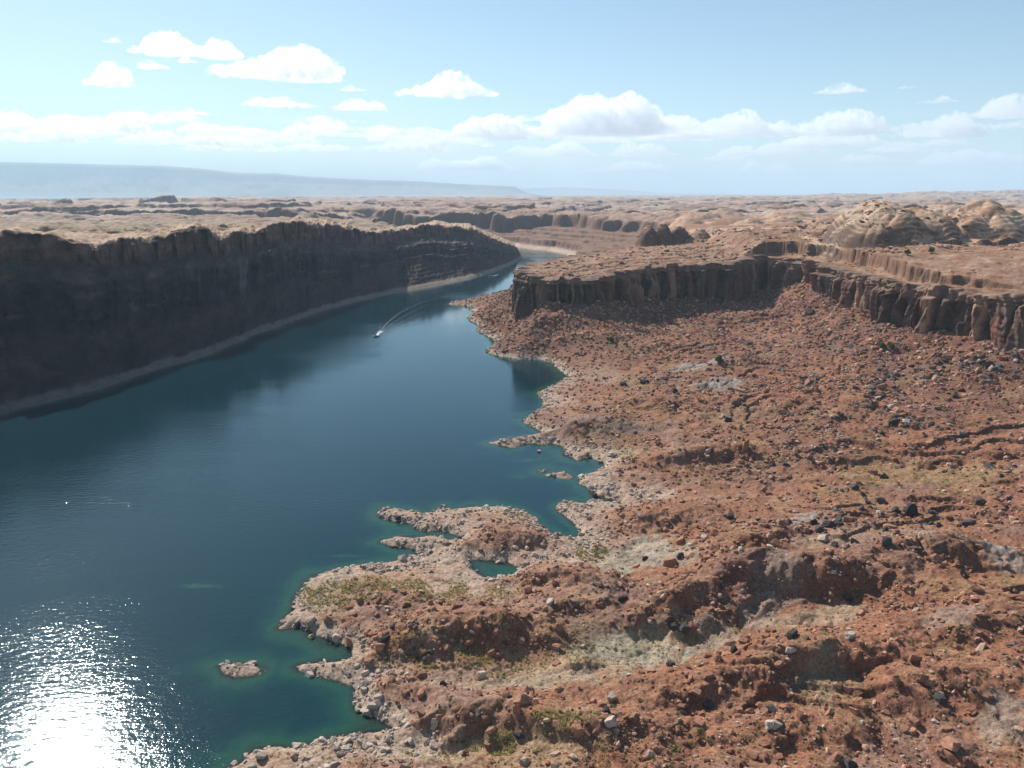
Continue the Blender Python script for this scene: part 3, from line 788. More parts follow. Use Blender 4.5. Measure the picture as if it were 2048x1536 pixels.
cw = cw * np.clip(1 + .55 * fbm(iS, Z * 1.6, 12, 4, 230, .65) + .5 * fbm(iS, Z * 2.5, 40, 3, 234), .35, 2.2)[..., None]
cw = cw * lerp(C(.27, .31, .41), C(.74, .72, .75), (.55 * sstep(.3, .8, fS) + .45 * sp)[..., None])  # foot and left end darkened towards blue: deep shade put into the colour
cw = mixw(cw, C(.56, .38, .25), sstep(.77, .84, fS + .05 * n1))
cw = mixw(cw, (C(.085, .075, .075)[None] * (1 - sp[..., None]) + PALE * .95 * sp[..., None]), .95 * sstep(5.0, 3.0, Z + 1.1 * n1 + .9 * fbm(iS, Z * 2, 5, 3, 236)))  # bleached ring, its left end darkened to paint the shade there
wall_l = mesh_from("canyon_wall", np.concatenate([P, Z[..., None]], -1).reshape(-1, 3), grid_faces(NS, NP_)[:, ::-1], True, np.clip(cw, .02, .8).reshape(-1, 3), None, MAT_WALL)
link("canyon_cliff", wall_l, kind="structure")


# ------------------------------------------------------------------ cliff of the mesa: fractured pillars under a ledgy rim
mp_, ms_ = resample(MESA_RIM[2:-7], 2600)
mp_ = smooth_path(mp_, 9)
tang = np.gradient(mp_, axis=0); tang /= np.linalg.norm(tang, axis=1, keepdims=True)
nrm = np.stack([-tang[:, 1], tang[:, 0]], -1)
_test = sdf(MESA_RIM, mp_[:, 0] + 3 * nrm[:, 0], mp_[:, 1] + 3 * nrm[:, 1])
if np.median(_test) > 0:
    nrm = -nrm
nrm = smooth_path(nrm, 41); nrm /= np.linalg.norm(nrm, axis=1, keepdims=True)
rng = np.random.RandomState(5)
# joints along the cliff, unevenly spaced
edges = [ms_[0]]
while edges[-1] < ms_[-1]:
    edges.append(edges[-1] + rng.choice([2.5, 5, 9.0, 13.0, 19.0]) * rng.uniform(.75, 1.3))
edges = np.array(edges)
NZ = 84
kk = np.linspace(0, 1, NZ)
tS, sS = np.meshgrid(kk, ms_)
mx_, my_ = mp_[:, 0][:, None], mp_[:, 1][:, None]
rimz = rim_height(mp_[:, 0], mp_[:, 1])[:, None]
basez = np.full_like(rimz, 14.0)
FACE = .80                                # the first 80 % of the samples climb the face, the rest run back over the rim
up = np.clip(tS / FACE, 0, 1)
Zm = basez + (rimz - basez) * up
sw = sS + 1.6 * fbm(sS, Zm * .5, 14, 2, 301) + .5 * fbm(sS, Zm, 3, 2, 302)
ci = np.clip(np.searchsorted(edges, sw) - 1, 0, len(edges) - 2)
cu = np.clip((sw - edges[ci]) / (edges[ci + 1] - edges[ci]), 0, 1)
cwid = edges[ci + 1] - edges[ci]
proj = rng.uniform(-3.0, 3.2, len(edges)) * np.interp(edges, [0, 700, 800], [1.9, 1.9, 1.35]); brk = rng.uniform(.25, 1.15, len(edges)); tone = rng.uniform(0, 1, len(edges)); slump = rng.uniform(0, 1, len(edges))
face = proj[ci] + np.minimum(.30 * cwid, 2.4) * (np.clip(1 - np.abs(2 * cu - 1) ** 3.0, 0, 1) - .6) + (tone[ci] - .5) * .35 * cwid * (cu - .5)
crack = np.exp(-np.minimum(cu, 1 - cu) * cwid / .55)
slot = (slump[ci] > .8) * np.interp(sS, [0, 700, 800], [1, 1, .5])
_k = rng.uniform(.2, .5, len(edges))
face = face - 2.6 * crack - 5.5 * slot * np.exp(-((cu - _k[ci] - .25 * (up - .5)) * cwid / 1.5) ** 2)
upw = up + .05 * perlin(sS / 3, Zm / 3, 303)
stepback = sstep(brk[ci] - .02, brk[ci] + .05, upw)
face = face - stepback * (1.2 + 2.6 * slump[ci])
face = face + 2.4 * (1 - up) ** 1.5 + .55 * perlin(sS / 25, Zm / 1.7, 304) + .45 * fbm(sS, Zm, 4.0, 3, 305) + 7.0 * fbm(sS, Zm * .2, 38, 2, 306)
cap = sstep(.86, .89, up)
face = lerp(face, -1.2 + 1.6 * fbm(sS, Zm * 3, 5, 2, 307) + .8 * np.floor(3 * perlin(sS / 40, Zm / 2.0, 308)), cap * .75)
backt = np.clip((tS - FACE) / (1 - FACE), 0, 1)
rgh = np.interp(ms_, [0, 500, 700, 900], [1.25, 1.25, .9, .8])[:, None]
sk = sS + .35 * Zm * np.sign(perlin(sS / 60, sS * 0, 312))
face = face + rgh * (9 * (billow(sk, Zm * .12, 30, 2, 313) - .5) + 4.5 * (billow(sk, Zm * .15, 11, 2, 314) - .5)) - 1.5
face = face * (1 - .8 * backt) - backt * 22
drop = np.interp(edges, [0, 500, 800], [2.6, 2.6, 1.0]) * rng.uniform(0, 1, len(edges)) ** 2
Zt = Zm - drop[ci] * sstep(.55, 1, up) * (1 - sstep(.3, .7, backt)) + backt * (-2.6 * backt + .6) + (.8 * fbm(sS, backt * 14, 6, 3, 309) + 2.0 * (rng.uniform(-1.2, .8, len(edges))[ci]) * (1 - backt)) * sstep(.85, 1.0, up) * (1 - .6 * backt)
Pm = mp_[:, None, :] + nrm[:, None, :] * (face + 1.5)[..., None]
n1 = fbm(sS, Zm * .6, 20, 3, 310); n2 = fbm(sS * 1.0, Zm * .12, 3.5, 3, 311)
cm = np.broadcast_to(C(.27, .155, .108), Zm.shape + (3,)).copy()
cm = mixw(cm, C(.23, .175, .15), sstep(.3, .8, tone[ci]) * sstep(-.6, .4, n1))
cm = mixw(cm, C(.50, .29, .19), .95 * (tone[ci] < .3) * sstep(-.5, .2, n1))
cm = mixw(cm, C(.27, .085, .05), .75 * sstep(.2, .5, n1) * (tone[ci] > .25))
cm = mixw(cm, VARNISH, .85 * sstep(.05, .42, n2 + .15 * n1) * sstep(.05, .3, up))
cm = mixw(cm, C(.05, .035, .03), .8 * crack)
cm = cm * np.where(tone[ci] < .3, 1.0, .72)[..., None] * np.interp(ms_, [0, 600, 760, 900, 1000], [1.05, 1.05, .62, .7, 1.0])[:, None, None]  # tone per pillar; middle stretch of the cliff darkened to paint its shade
cm = mixw(cm, C(.40, .25, .165), sstep(.25, .75, backt + .2 * n1))
cm = mixw(cm, C(.30, .19, .135), .7 * cap * (1 - backt))
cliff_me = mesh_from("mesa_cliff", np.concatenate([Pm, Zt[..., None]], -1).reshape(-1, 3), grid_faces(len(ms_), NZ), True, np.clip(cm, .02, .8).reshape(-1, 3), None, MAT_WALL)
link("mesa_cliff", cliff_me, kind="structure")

# ------------------------------------------------------------------ stones
def ico(sub):
    bm = bmesh.new(); bmesh.ops.create_icosphere(bm, subdivisions=sub, radius=1.0)
    v = np.array([p.co[:] for p in bm.verts], np.float32)
    f = np.array([[q.index for q in p.verts] for p in bm.faces], np.int32)
    bm.free()
    return v, f


def stone(sub, seed, cuts, blocky=.25):
    """a broken boulder: a ball cut by several planes, with chipped faces"""
    r = np.random.RandomState(seed)
    v, f = ico(sub)
    v = v.copy()
    ax = [np.array(a, float) for a in ((1, 0, 0), (-1, 0, 0), (0, 1, 0), (0, -1, 0), (0, 0, 1), (0, 0, -1))]
    for k in range(cuts):
        if k < 6:
            n = ax[k] + r.normal(0, blocky, 3)
        else:
            n = r.normal(0, 1, 3)
        n /= np.linalg.norm(n)
        d = r.uniform(.50, .82)
        s = v @ n
        v -= np.maximum(s - d, 0)[:, None] * n
    v += r.normal(0, .025, v.shape)
    v /= np.abs(v).max(0)
    return v.astype(np.float32), f


def rot_mats(n, r, tilt=.5):
    a = r.uniform(0, 2 * np.pi, n); b = r.normal(0, tilt, n); c = r.normal(0, tilt, n)
    Rz = np.zeros((n, 3, 3)); Rz[:, 0, 0] = np.cos(a); Rz[:, 0, 1] = -np.sin(a); Rz[:, 1, 0] = np.sin(a); Rz[:, 1, 1] = np.cos(a); Rz[:, 2, 2] = 1
    Rx = np.zeros((n, 3, 3)); Rx[:, 0, 0] = 1; Rx[:, 1, 1] = np.cos(b); Rx[:, 1, 2] = -np.sin(b); Rx[:, 2, 1] = np.sin(b); Rx[:, 2, 2] = np.cos(b)
    Ry = np.zeros((n, 3, 3)); Ry[:, 1, 1] = 1; Ry[:, 0, 0] = np.cos(c); Ry[:, 0, 2] = np.sin(c); Ry[:, 2, 0] = -np.sin(c); Ry[:, 2, 2] = np.cos(c)
    return Ry @ Rx @ Rz


rr = np.random.RandomState(77)
DARKS = [C(.075, .066, .064), C(.11, .10, .098), C(.14, .125, .12), C(.10, .07, .06), C(.16, .10, .08)]
REDS = [C(.30, .14, .088), C(.37, .185, .115), C(.45, .255, .17), C(.24, .12, .08), C(.52, .34, .24)]
PALES = [C(.55, .44, .35), C(.48, .37, .29), C(.60, .50, .41), C(.40, .31, .26), C(.34, .27, .235)]
PATCH_BARE = [(p, q) for p, q in zip(_pw, PATCHES)]


def scatter(n, r0, r1, power):
    """points over the shore and slopes, denser towards the camera"""
    u = rr.uniform(0, 1, n)
    r = (r0 ** power + u * (r1 ** power - r0 ** power)) ** (1 / power)
    t = np.radians(rr.uniform(-30, 42, n))
    return r * np.sin(t), r * np.cos(t)


def stone_density(x, y, z, d, dm, slope):
    clump = fbm(x, y, 22, 3, 501); fine = fbm(x, y, 6, 2, 502)
    ring = sstep(3.6, 1.2, z) * sstep(22, 9, d)
    dark_zone = np.maximum(np.exp(-((x - 215) / 95) ** 2 - ((y - 380) / 95) ** 2) * sstep(-.1, .35, fbm(x, y, 50, 2, 507)), np.exp(-(((x - 128) + .4 * (y - 243)) / 30) ** 2 - ((y - 243) / 16) ** 2))
    tal = np.exp(-np.maximum(-dm, 0) / 90)
    p = .03 + .38 * sstep(-.05, .6, clump) ** 1.5 + .14 * sstep(.05, .5, fine) + .7 * ring * sstep(-.2, .3, clump + fine) + .6 * dark_zone * sstep(-.2, .3, clump) + .26 * tal + .3 * sstep(.3, .8, slope)
    for (hx, hy, _), (_, _, ra, rb, ang, col, w) in PATCH_BARE:
        q = ((x - hx) / (ra * 1.1)) ** 2 + ((y - hy) / (rb * 1.8)) ** 2
        p = p * (1 - .8 * w * np.exp(-q ** 2))
    grass = np.exp(-((x + 40) / 22) ** 2 - ((y - 226) / 8) ** 2)
    p = p * (1 - .75 * grass)
    return np.clip(p, 0, 2) / 2, ring, dark_zone, tal


NST = 460000
sx, sy = scatter(NST, 118, 900, .55)
sz = ground_z(sx, sy)
sd_ = grid_lookup(DIST, sx, sy); sl_ = grid_lookup(GS, sx, sy); sm_ = SD_M(sx, sy)
sl_left = SD_L(sx, sy)
keep = (sz > -.25) & (sd_ > -3) & (sm_ < 3) & (sl_left < -5)
p_, ring_, dark_, tal_ = stone_density(sx, sy, sz, sd_, sm_, sl_)
keep &= rr.uniform(0, 1, NST) < p_
sx, sy, sz, ring_, dark_, tal_, sl_ = [a[keep] for a in (sx, sy, sz, ring_, dark_, tal_, sl_)]
n = len(sx)
rad_ = np.hypot(sx, sy)
smin = .00095 * rad_ + .05
size = smin * (rr.pareto(1.9, n) + 1.0)
size = np.minimum(size, 1.0 + .9 * dark_ + .6 * tal_ + .5 * rr.uniform(0, 1, n) ** 4)
size = size * np.where(ring_ > .5, .9, 1.0)
pd = np.clip(.05 + .62 * dark_ + .10 * tal_ + .25 * (fbm(sx, sy, 45, 2, 505)), .03, .9) * (1 - ring_)
k = rr.uniform(0, 1, n)
kind_ = np.where(k < pd, 0, 1); kind_ = np.where((ring_ > rr.uniform(.2, .8, n)), 2, kind_)
kind_ = np.where((kind_ == 1) & (rr.uniform(0, 1, n) < .05), 2, kind_)
pal = np.array([DARKS, REDS, PALES]); scol = pal[kind_, rr.randint(0, 5, n)] * rr.uniform(.85, 1.15, (n, 1))
sc3 = size[:, None] * np.stack([rr.uniform(.75, 1.35, n), rr.uniform(.6, 1.0, n), rr.uniform(.5, 1.0, n)], -1)

# the largest stones as they show in the picture become boulders of their own
show = size / rad_ * np.where(np.abs(np.arctan2(sx, sy)) < rad(33), 1, 0) * np.where(rad_ > 150, 1, 0)
order = np.argsort(-show)
N_SINGLE = 262
singles = order[:N_SINGLE]; rest = order[N_SINGLE:]

tv = [stone(1, 900 + i, 9, .3) for i in range(7)]
lowv = [stone(1, 950 + i, 8, .3) for i in range(6)]
allv, allf, allc, base = [], [], [], 0
var = rr.randint(0, 6, len(rest))
for q in range(6):
    idx = rest[var == q]
    v, f = lowv[q]
    Rm = rot_mats(len(idx), rr, .35)
    vv = np.einsum('nij,nkj->nki', Rm, v[None] * sc3[idx][:, None, :])
    vv += np.stack([sx[idx], sy[idx], sz[idx] + .12 * sc3[idx, 2]], -1)[:, None, :]
    ff = f[None] + (np.arange(len(idx)) * len(v))[:, None, None] + base
    base += len(idx) * len(v)
    allv.append(vv.reshape(-1, 3)); allf.append(ff.reshape(-1, 3)); allc.append(np.repeat(scol[idx], len(v), 0))
MAT_STONE = rock_material("stone", .28, .4, 2.0)
rub = mesh_from("rubble", np.concatenate(allv), np.concatenate(allf), False, np.concatenate(allc), None, MAT_STONE)
link("rubble", rub, kind="stuff", label="loose red, grey and pale stones strewn over the lakeshore slopes", cat="rubble")

# boulders one by one
MAT_B = {0: rock_material("dark_boulder_rock", .3, .5, 1.6, False, (.082, .073, .072), vary=.4),
         1: rock_material("red_boulder_rock", .3, .5, 1.6, False, (.37, .19, .12), vary=.28),
         2: rock_material("pale_boulder_rock", .25, .5, 1.6, False, (.56, .45, .36), vary=.15)}
B_MESH = {}
for kd, nm in ((0, "dark_boulder"), (1, "red_boulder"), (2, "pale_boulder")):
    B_MESH[kd] = []
    for q in range(7):
        v, f = stone(3, 300 + 20 * kd + q, 11, .22)
        v = v + .03 * np.stack([perlin(v[:, 0] * 3 + q, v[:, 1] * 3 + v[:, 2], 3), perlin(v[:, 1] * 3 + q, v[:, 2] * 3, 4), perlin(v[:, 2] * 3, v[:, 0] * 3 + q, 5)], -1)
        B_MESH[kd].append(mesh_from(nm, v, f, False, None, None, MAT_B[kd]))
B_SRC = {kd: [bpy.data.objects.new(n_, me) for me in B_MESH[kd]] for kd, n_ in ((0, "boulder"), (1, "boulder"), (2, "boulder"))}


def boulder(kd, pos, sc, rot, label, group=None):
    o = B_SRC[kd][rr.randint(0, 7)].copy()
    scene.collection.objects.link(o)
    o.location = pos; o.scale = sc; o.rotation_euler = rot
    tag(o, label, "boulder", group)
    return o


# boulders that stand out in the photograph: px, py, kind, half size (m) in x, y, z, what it is
MARKED = [(1338, 1128, 1, 3.0, 2.5, 2.6, "large rounded red boulder with dark shaded side on the mid slope"),
    (1492, 893, 1, 2.6, 2.0, 4.0, "tall upright brown block at the head of a red scarp"),
    (1042, 1398, 1, 2.5, 2.2, 2.4, "largest tan topped boulder above the lower sandy flat"),
    (1034, 1420, 1, 1.2, 1.0, 1.6, "upright tan slab leaning below the largest tan boulder"),
    (1224, 1394, 2, 1.4, 1.2, 1.3, "cream squared boulder alone on the lower slope"),
    (1155, 1462, 1, 1.7, 1.4, 1.8, "tall red block at the foot of the lower slope"),
    (1222, 1445, 2, 1.7, 1.5, 1.5, "wide pale tan block in the red boulder field at bottom"),
    (964, 1352, 2, 1.5, 1.3, 1.5, "pale pointed boulder on the bank above the spit"),
    (523, 1511, 2, 1.5, 1.2, 1.3, "largest white boulder at the water's edge in the bottom corner"),
    (493, 1509, 2, .9, .7, .6, "small white boulder standing in the shallows at the bottom"),
    (668, 1480, 2, 1.6, .9, .8, "long white boulder at the mouth of the lower cove"),
    (505, 1532, 2, 1.2, .9, .8, "white boulder half cut by the bottom edge of the picture"),
    (588, 1512, 1, 1.0, .9, .8, "brown rounded boulder on the bottom shore flat"),
    (596, 1250, 0, 1.3, 1.0, 1.3, "dark boulder at the water behind the pale point"),
    (623, 1243, 2, 2.0, 1.5, 1.6, "grey shaded boulder first in the row along the pale point"),
    (661, 1272, 2, 1.5, 1.2, 1.8, "tall pale boulder above the water in the row along the pale point"),
    (655, 1236, 1, 1.9, 1.4, 1.3, "brown rounded boulder upslope in the row along the pale point"),
    (696, 1283, 1, 1.6, 1.2, 1.7, "dark brown boulder near the small cove beach"),
    (759, 1296, 1, 1.7, 1.2, 1.8, "pointed brown boulder below the red rubble bank"),
    (771, 1279, 0, 1.7, 1.2, 1.6, "dark leaning slab below the red rubble bank"),
    (983, 1158, 2, 1.3, 1.1, 1.0, "round white boulder on the edge of the green pond"),
    (917, 1074, 0, 1.6, 1.2, 1.3, "dark topped boulder at the end of the narrow inlet"),
    (797, 1034, 0, 1.6, 1.3, 1.4, "dark boulder on the thin northern spit"),
    (806, 1036, 2, 1.4, 1.1, 1.3, "white boulder beside the dark one on the thin spit"),
    (961, 1099, 1, 1.2, .9, .9, "grey brown boulder on the flat between inlet and pond"),
    (1163, 951, 2, 2.4, 1.6, 1.3, "large white boulder at the tip of the pale headland"),
    (1190, 990, 0, 2.2, 1.6, 1.5, "dark sided flat boulder at the mouth of the muddy creek"),
    (1078, 899, 2, 1.9, 1.2, .9, "pale boulder standing alone in the bay water"),
    (1221, 908, 2, 2.2, 1.7, 1.6, "white boulder at the head of the middle bay"),
    (1173, 905, 1, 1.6, 1.2, 1.0, "brown boulder on the sandy tongue by the bay"),
    (1290, 764, 0, 4.0, 2.8, 3.0, "large dark red brown boulder on the tan knoll"),
    (1246, 764, 0, 4.2, 2.4, 1.7, "dark flat boulder group's left stone on the tan knoll"),
    (1348, 781, 0, 3.2, 2.4, 2.4, "black boulder right of the tan knoll"),
    (1455, 840, 0, 2.6, 2.0, 2.2, "black squared boulder alone on the orange slope"),
    (1617, 765, 1, 4.0, 2.6, 2.6, "orange topped boulder with a deep black shadow under the talus"),
    (1496, 686, 0, 6.5, 4.0, 3.0, "big dark slab on the talus under the mesa"),
    (1620, 622, 0, 5.0, 3.6, 3.0, "dark boulder among the blocks high on the talus bowl"),
    (1895, 712, 1, 4.2, 3.0, 2.2, "long orange slab below the right hand cliff"),
    (1880, 708, 0, 2.6, 1.8, 1.5, "dark stone left of the long orange slab"),
    (1745, 942, 1, 2.4, 1.8, 1.6, "tan boulder in the dry grass hollow"),
    (1768, 952, 0, 2.4, 1.9, 1.8, "grey boulder beside the tan one in the hollow"),
    (1710, 972, 0, 2.6, 2.0, 1.5, "dark boulder at the top of the black boulder pile"),
    (1822, 1025, 0, 3.0, 2.6, 3.4, "tallest brown black boulder at the end of the black pile"),
    (1790, 1020, 0, 2.4, 1.9, 1.6, "grey blue boulder in the middle of the black pile"),
    (1764, 1002, 0, 2.6, 2.0, 1.9, "broad black boulder in the heart of the black pile"),
    (1772, 1083, 0, 1.8, 1.4, 1.8, "dark pointed boulder alone on the orange flat"),
    (1460, 1032, 0, 2.6, 1.8, 2.0, "black ledge block half buried on the slope"),
    (1640, 925, 1, 2.2, 1.6, 1.2, "pale topped flat boulder over a dark hollow"),
    (1910, 790, 0, 2.6, 1.9, 2.2, "dark boulder standing among many on the right slope"),
    (1925, 870, 0, 3.2, 2.4, 2.2, "black boulder with a pale stone in front on the right slope"),
    (1958, 1000, 0, 2.4, 1.8, 1.6, "black boulder in the cluster by the right edge"),
    (1360, 1110, 0, 1.6, 1.2, 1.6, "black slab leaning right of the large rounded red boulder"),
    (1290, 1115, 0, 1.5, 1.2, 1.3, "black boulder left of the large rounded red boulder"),
    (1056, 1177, 1, 1.7, 1.4, 1.4, "tan red boulder on the slope right of the pond"),
    (1118, 1253, 1, 1.4, 1.2, 1.4, "brown boulder at the edge of the sandy gully"),
    (1166, 1292, 2, .9, .8, .9, "round cream boulder on the small red mound"),
    (1584, 1268, 0, 1.9, 1.4, 1.6, "black boulder in a pit on the lower right slope"),
    (1545, 1420, 0, 1.7, 1.3, 1.6, "black boulder at the edge of the lower right hollow"),
    (1540, 1450, 2, 1.4, 1.1, 1.2, "tan boulder at the lower right hollow"),
    (1505, 1505, 1, 1.9, 1.2, .9, "broad tan slab near the bottom edge"),
    (1870, 1440, 2, .9, .7, .6, "bright white stone on the bottom right slope"),
    (1900, 1490, 1, 2.6, 1.7, 1.5, "largest red block over a black hollow at the bottom right"),
    (1700, 1530, 0, 1.6, 1.3, 1.4, "black boulder at the bottom edge of the right slope"),
    (1880, 1395, 0, 1.6, 1.2, 1.3, "grey boulder on the bottom right slope"),
    (1300, 1240, 2, 1.5, 1.1, 1.0, "cream block on the lip of the grey clay hollow"),
    (1345, 1250, 0, 2.2, 1.3, 1.5, "dark ledge block above the grey clay hollow"),
    (1370, 1258, 0, 2.0, 1.3, 1.6, "black ledge block at the right end of the clay hollow"),
    (1245, 1195, 0, 2.0, 1.3, 1.4, "dark fractured block at the top of the clay hollow")]
for i, (px, py, kd, a, b, c, lab) in enumerate(MARKED):
    p = ground_at_pixel(px, py + 4)
    z = max(float(ground_z(p[0], p[1])), -.1)
    boulder(kd, (p[0], p[1], z + .30 * c), (a * .85, b * .85, c * .85), (rr.normal(0, .18), rr.normal(0, .18), rr.uniform(0, 6.28)), lab)
PLACES = [(985, 1138, "beside the green pond"), (760, 1180, "on the rounded grassy headland"), (640, 1260, "along the pale point"), (840, 1030, "on the thin spit"), (960, 1060, "on the hill behind the pond"), (650, 1335, "on the stony spit facing the islet"), (480, 1343, "on the small rocky islet"),
    (860, 1250, "on the red rubble bank"), (780, 1400, "beside the lower cove"), (940, 1395, "on the ridge behind the lower cove"), (600, 1515, "on the bottom shore flat"), (800, 1500, "on the flat below the lower cove"), (1040, 1490, "on the tan grassy flat"), (1270, 1270, "around the grey clay hollow"), (1110, 1310, "in the sandy gully"),
    (1200, 1430, "in the lower boulder field"), (1420, 1390, "on the slope below the clay hollow"), (1400, 1500, "on the bottom slope"), (1470, 1190, "by the dark scarp on the slope"), (1620, 1230, "by the tan sandy patch"), (1860, 1180, "near the furrowed bank"), (1880, 1340, "on the slope under the furrowed bank"), (1880, 1480, "in the bottom right corner"),
    (1650, 1420, "on the lower right slope"), (1690, 1090, "on the orange flat"), (1780, 990, "in the black boulder pile"), (1960, 1040, "right of the black boulder pile"), (1960, 880, "on the stony right edge slope"), (1700, 860, "on the stony slope above the grass hollow"), (1450, 920, "near the upright brown block"), (1400, 1050, "on the slope above the red boulder"),
    (1300, 1080, "by the pale clay bowl"), (1200, 970, "beside the middle bay"), (1170, 840, "on the knoll by the far bay"), (1260, 720, "on the slope below the mesa tip"), (1430, 770, "around the grey clay scars"), (1150, 1190, "on the red slope by the pond"), (1500, 650, "on the talus under the mesa"), (1800, 740, "on the talus under the right cliff"), (1060, 680, "on the point below the mesa"), (1580, 760, "on the upper talus slope")]
GROUPS = {0: "dark boulders on the slopes", 1: "red boulders on the slopes", 2: "bleached boulders on the slopes and shores"}
items = []
for i in singles:
    kd = int(kind_[i])
    s3 = sc3[i] * 1.1
    o = boulder(kd, (sx[i], sy[i], sz[i] + .15 * s3[2]), s3, (rr.normal(0, .25), rr.normal(0, .25), rr.uniform(0, 6.28)), "boulder on the slope", GROUPS[kd])
    ppx, ppy = to_pixel((sx[i], sy[i], sz[i]))
    shape = "flat" if s3[2] < .62 * s3[0] else ("long" if s3[1] < .62 * s3[0] else "blocky")
    items.append((o, ppx, shape + " " + ("dark", "red", "pale")[kd], nearest_place(ppx, ppy, PLACES)))
name_apart(items, "boulder", "boulders")

# fallen blocks on the ledges of the mesa and the far cliffs are part of the loose stone as well
nb = 9000
bx = rr.uniform(0, 420, nb); by = rr.uniform(600, 1000, nb)
bm_ = SD_M(bx, by)
ok = (bm_ > 2) & (fbm(bx, by, 18, 3, 520) > -.02)
bx, by = bx[ok], by[ok]
bz = ground_z(bx, by)
n2_ = len(bx); bs = .5 * (rr.pareto(2.2, n2_) + 1); bs = np.minimum(bs, 2.2)
bsc = bs[:, None] * np.stack([rr.uniform(.8, 1.6, n2_), rr.uniform(.7, 1.2, n2_), rr.uniform(.35, .7, n2_)], -1)
v, f = lowv[2]
vv = np.einsum('nij,nkj->nki', rot_mats(n2_, rr, .15), v[None] * bsc[:, None, :]) + np.stack([bx, by, bz + .1 * bs], -1)[:, None, :]
ff = f[None] + (np.arange(n2_) * len(v))[:, None, None]
cc = np.repeat(np.array(REDS + DARKS[3:])[rr.randint(0, 7, n2_)], len(v), 0)
link("rubble", mesh_from("rubble", vv.reshape(-1, 3), ff.reshape(-1, 3), False, cc, None, MAT_STONE), kind="stuff", label="broken slabs and stones littering the ledges of the mesa top", cat="rubble")

# ------------------------------------------------------------------ plants
def leaf_material(name, col, vary=.3):
    m, nt, N, L = new_mat(name)
    out = N.new("ShaderNodeOutputMaterial"); b = N.new("ShaderNodeBsdfPrincipled"); t = N.new("ShaderNodeBsdfTranslucent")
    geo = N.new("ShaderNodeNewGeometry")
    mr = N.new("ShaderNodeMapRange"); mr.inputs[3].default_value = 1 - vary; mr.inputs[4].default_value = 1 + vary
    L.new(geo.outputs["Random Per Island"], mr.inputs[0])
    rgb = N.new("ShaderNodeRGB"); rgb.outputs[0].default_value = (*col, 1)
    sc = N.new("ShaderNodeVectorMath"); sc.operation = 'SCALE'; L.new(rgb.outputs[0], sc.inputs[0]); L.new(mr.outputs[0], sc.inputs["Scale"])
    L.new(sc.outputs[0], b.inputs["Base Color"]); L.new(sc.outputs[0], t.inputs["Color"])
    b.inputs["Roughness"].default_value = .8; b.inputs["Specular IOR Level"].default_value = .1
    mx = N.new("ShaderNodeMixShader"); mx.inputs[0].default_value = .35
    L.new(b.outputs[0], mx.inputs[1]); L.new(t.outputs[0], mx.inputs[2]); L.new(mx.outputs[0], out.inputs["Surface"])
    return m


MAT_GRASS = leaf_material("dry_grass", (.50, .40, .19), .4)
MAT_GREEN_GRASS = leaf_material("green_grass", (.40, .36, .14), .4)
MAT_SHRUB = leaf_material("shrub_leaf", (.20, .185, .08), .5)
MAT_BUSH = leaf_material("green_bush_leaf", (.07, .13, .025), .4)
MAT_BARK = rock_material("bark", .3, .5, 4.0, False, (.12, .085, .06))

gr = np.random.RandomState(31)


def tufts(n, cx, cy, rx, ry, h, z_jit=0):
    """blades of n grass tufts spread over an ellipse round a point of the ground"""
    a = gr.uniform(0, 2 * np.pi, n); q = np.sqrt(gr.uniform(0, 1, n))
    x = cx + rx * q * np.cos(a); y = cy + ry * q * np.sin(a)
    ok = fbm(x, y, 7, 2, 601) > -.12
    ok &= grid_lookup(DIST, x, y) > 2.0
    x, y = x[ok], y[ok]
    z = ground_z(x, y)
    return np.stack([x, y, z], -1), h * gr.uniform(.5, 1.4, len(x))


def blades(pts, hs, per=9):
    n = len(pts)
    if n == 0:
        return np.zeros((0, 3)), np.zeros((0, 3), int)
    P = np.repeat(pts, per, 0); H = np.repeat(hs, per)
    m = len(P)
    a = gr.uniform(0, 2 * np.pi, m); lean = gr.uniform(.15, .8, m) * H; w = .16 * H + .02
    base = P + np.stack([gr.normal(0, .22, m) * H, gr.normal(0, .22, m) * H, np.full(m, -.04)], -1)
    d = np.stack([np.cos(a), np.sin(a), np.zeros(m)], -1); s = np.stack([-np.sin(a), np.cos(a), np.zeros(m)], -1)
    v0 = base - s * w[:, None]; v1 = base + s * w[:, None]; v2 = base + d * lean[:, None] + np.array([0, 0, 1.0]) * H[:, None]
    v = np.stack([v0, v1, v2], 1).reshape(-1, 3)
    return v, np.arange(m * 3).reshape(-1, 3)


GRASS_ZONES = [(760, 1175, 20, 7, 900, .55, 1), (680, 1195, 9, 7, 400, .5, 1), (880, 1185, 20, 6, 700, .5, 0), (960, 1180, 12, 5, 260, .5, 0), (860, 1300, 18, 4, 420, .5, 1), (900, 1330, 14, 4, 240, .5, 0), (1080, 1320, 16, 8, 460, .5, 0), (1120, 1280, 14, 6, 240, .45, 0),
    (1075, 1470, 12, 3, 520, .5, 1), (1010, 1480, 12, 3, 300, .5, 0), (1210, 1500, 20, 4, 300, .45, 0), (1450, 1500, 20, 5, 200, .45, 0), (1180, 1105, 5, 5, 200, .6, 1), (1010, 1030, 7, 6, 160, .5, 1), (1200, 885, 14, 4, 240, .5, 1), (1240, 865, 16, 5, 200, .5, 1), (1060, 735, 22, 8, 240, .7, 1), (1850, 965, 26, 12, 420, .6, 0), (1740, 930, 16, 8, 200, .6, 0),
    (1470, 940, 20, 10, 300, .6, 1), (1270, 905, 14, 8, 200, .6, 1), (1400, 1280, 10, 4, 120, .45, 0), (700, 1520, 16, 4, 160, .4, 1), (1640, 1390, 6, 3, 90, .5, 0), (1950, 1290, 12, 4, 160, .45, 0), (1700, 880, 20, 10, 160, .6, 0), (1500, 1300, 30, 12, 200, .4, 0), (1700, 1450, 30, 10, 180, .4, 0), (1300, 830, 26, 10, 180, .6, 0)]
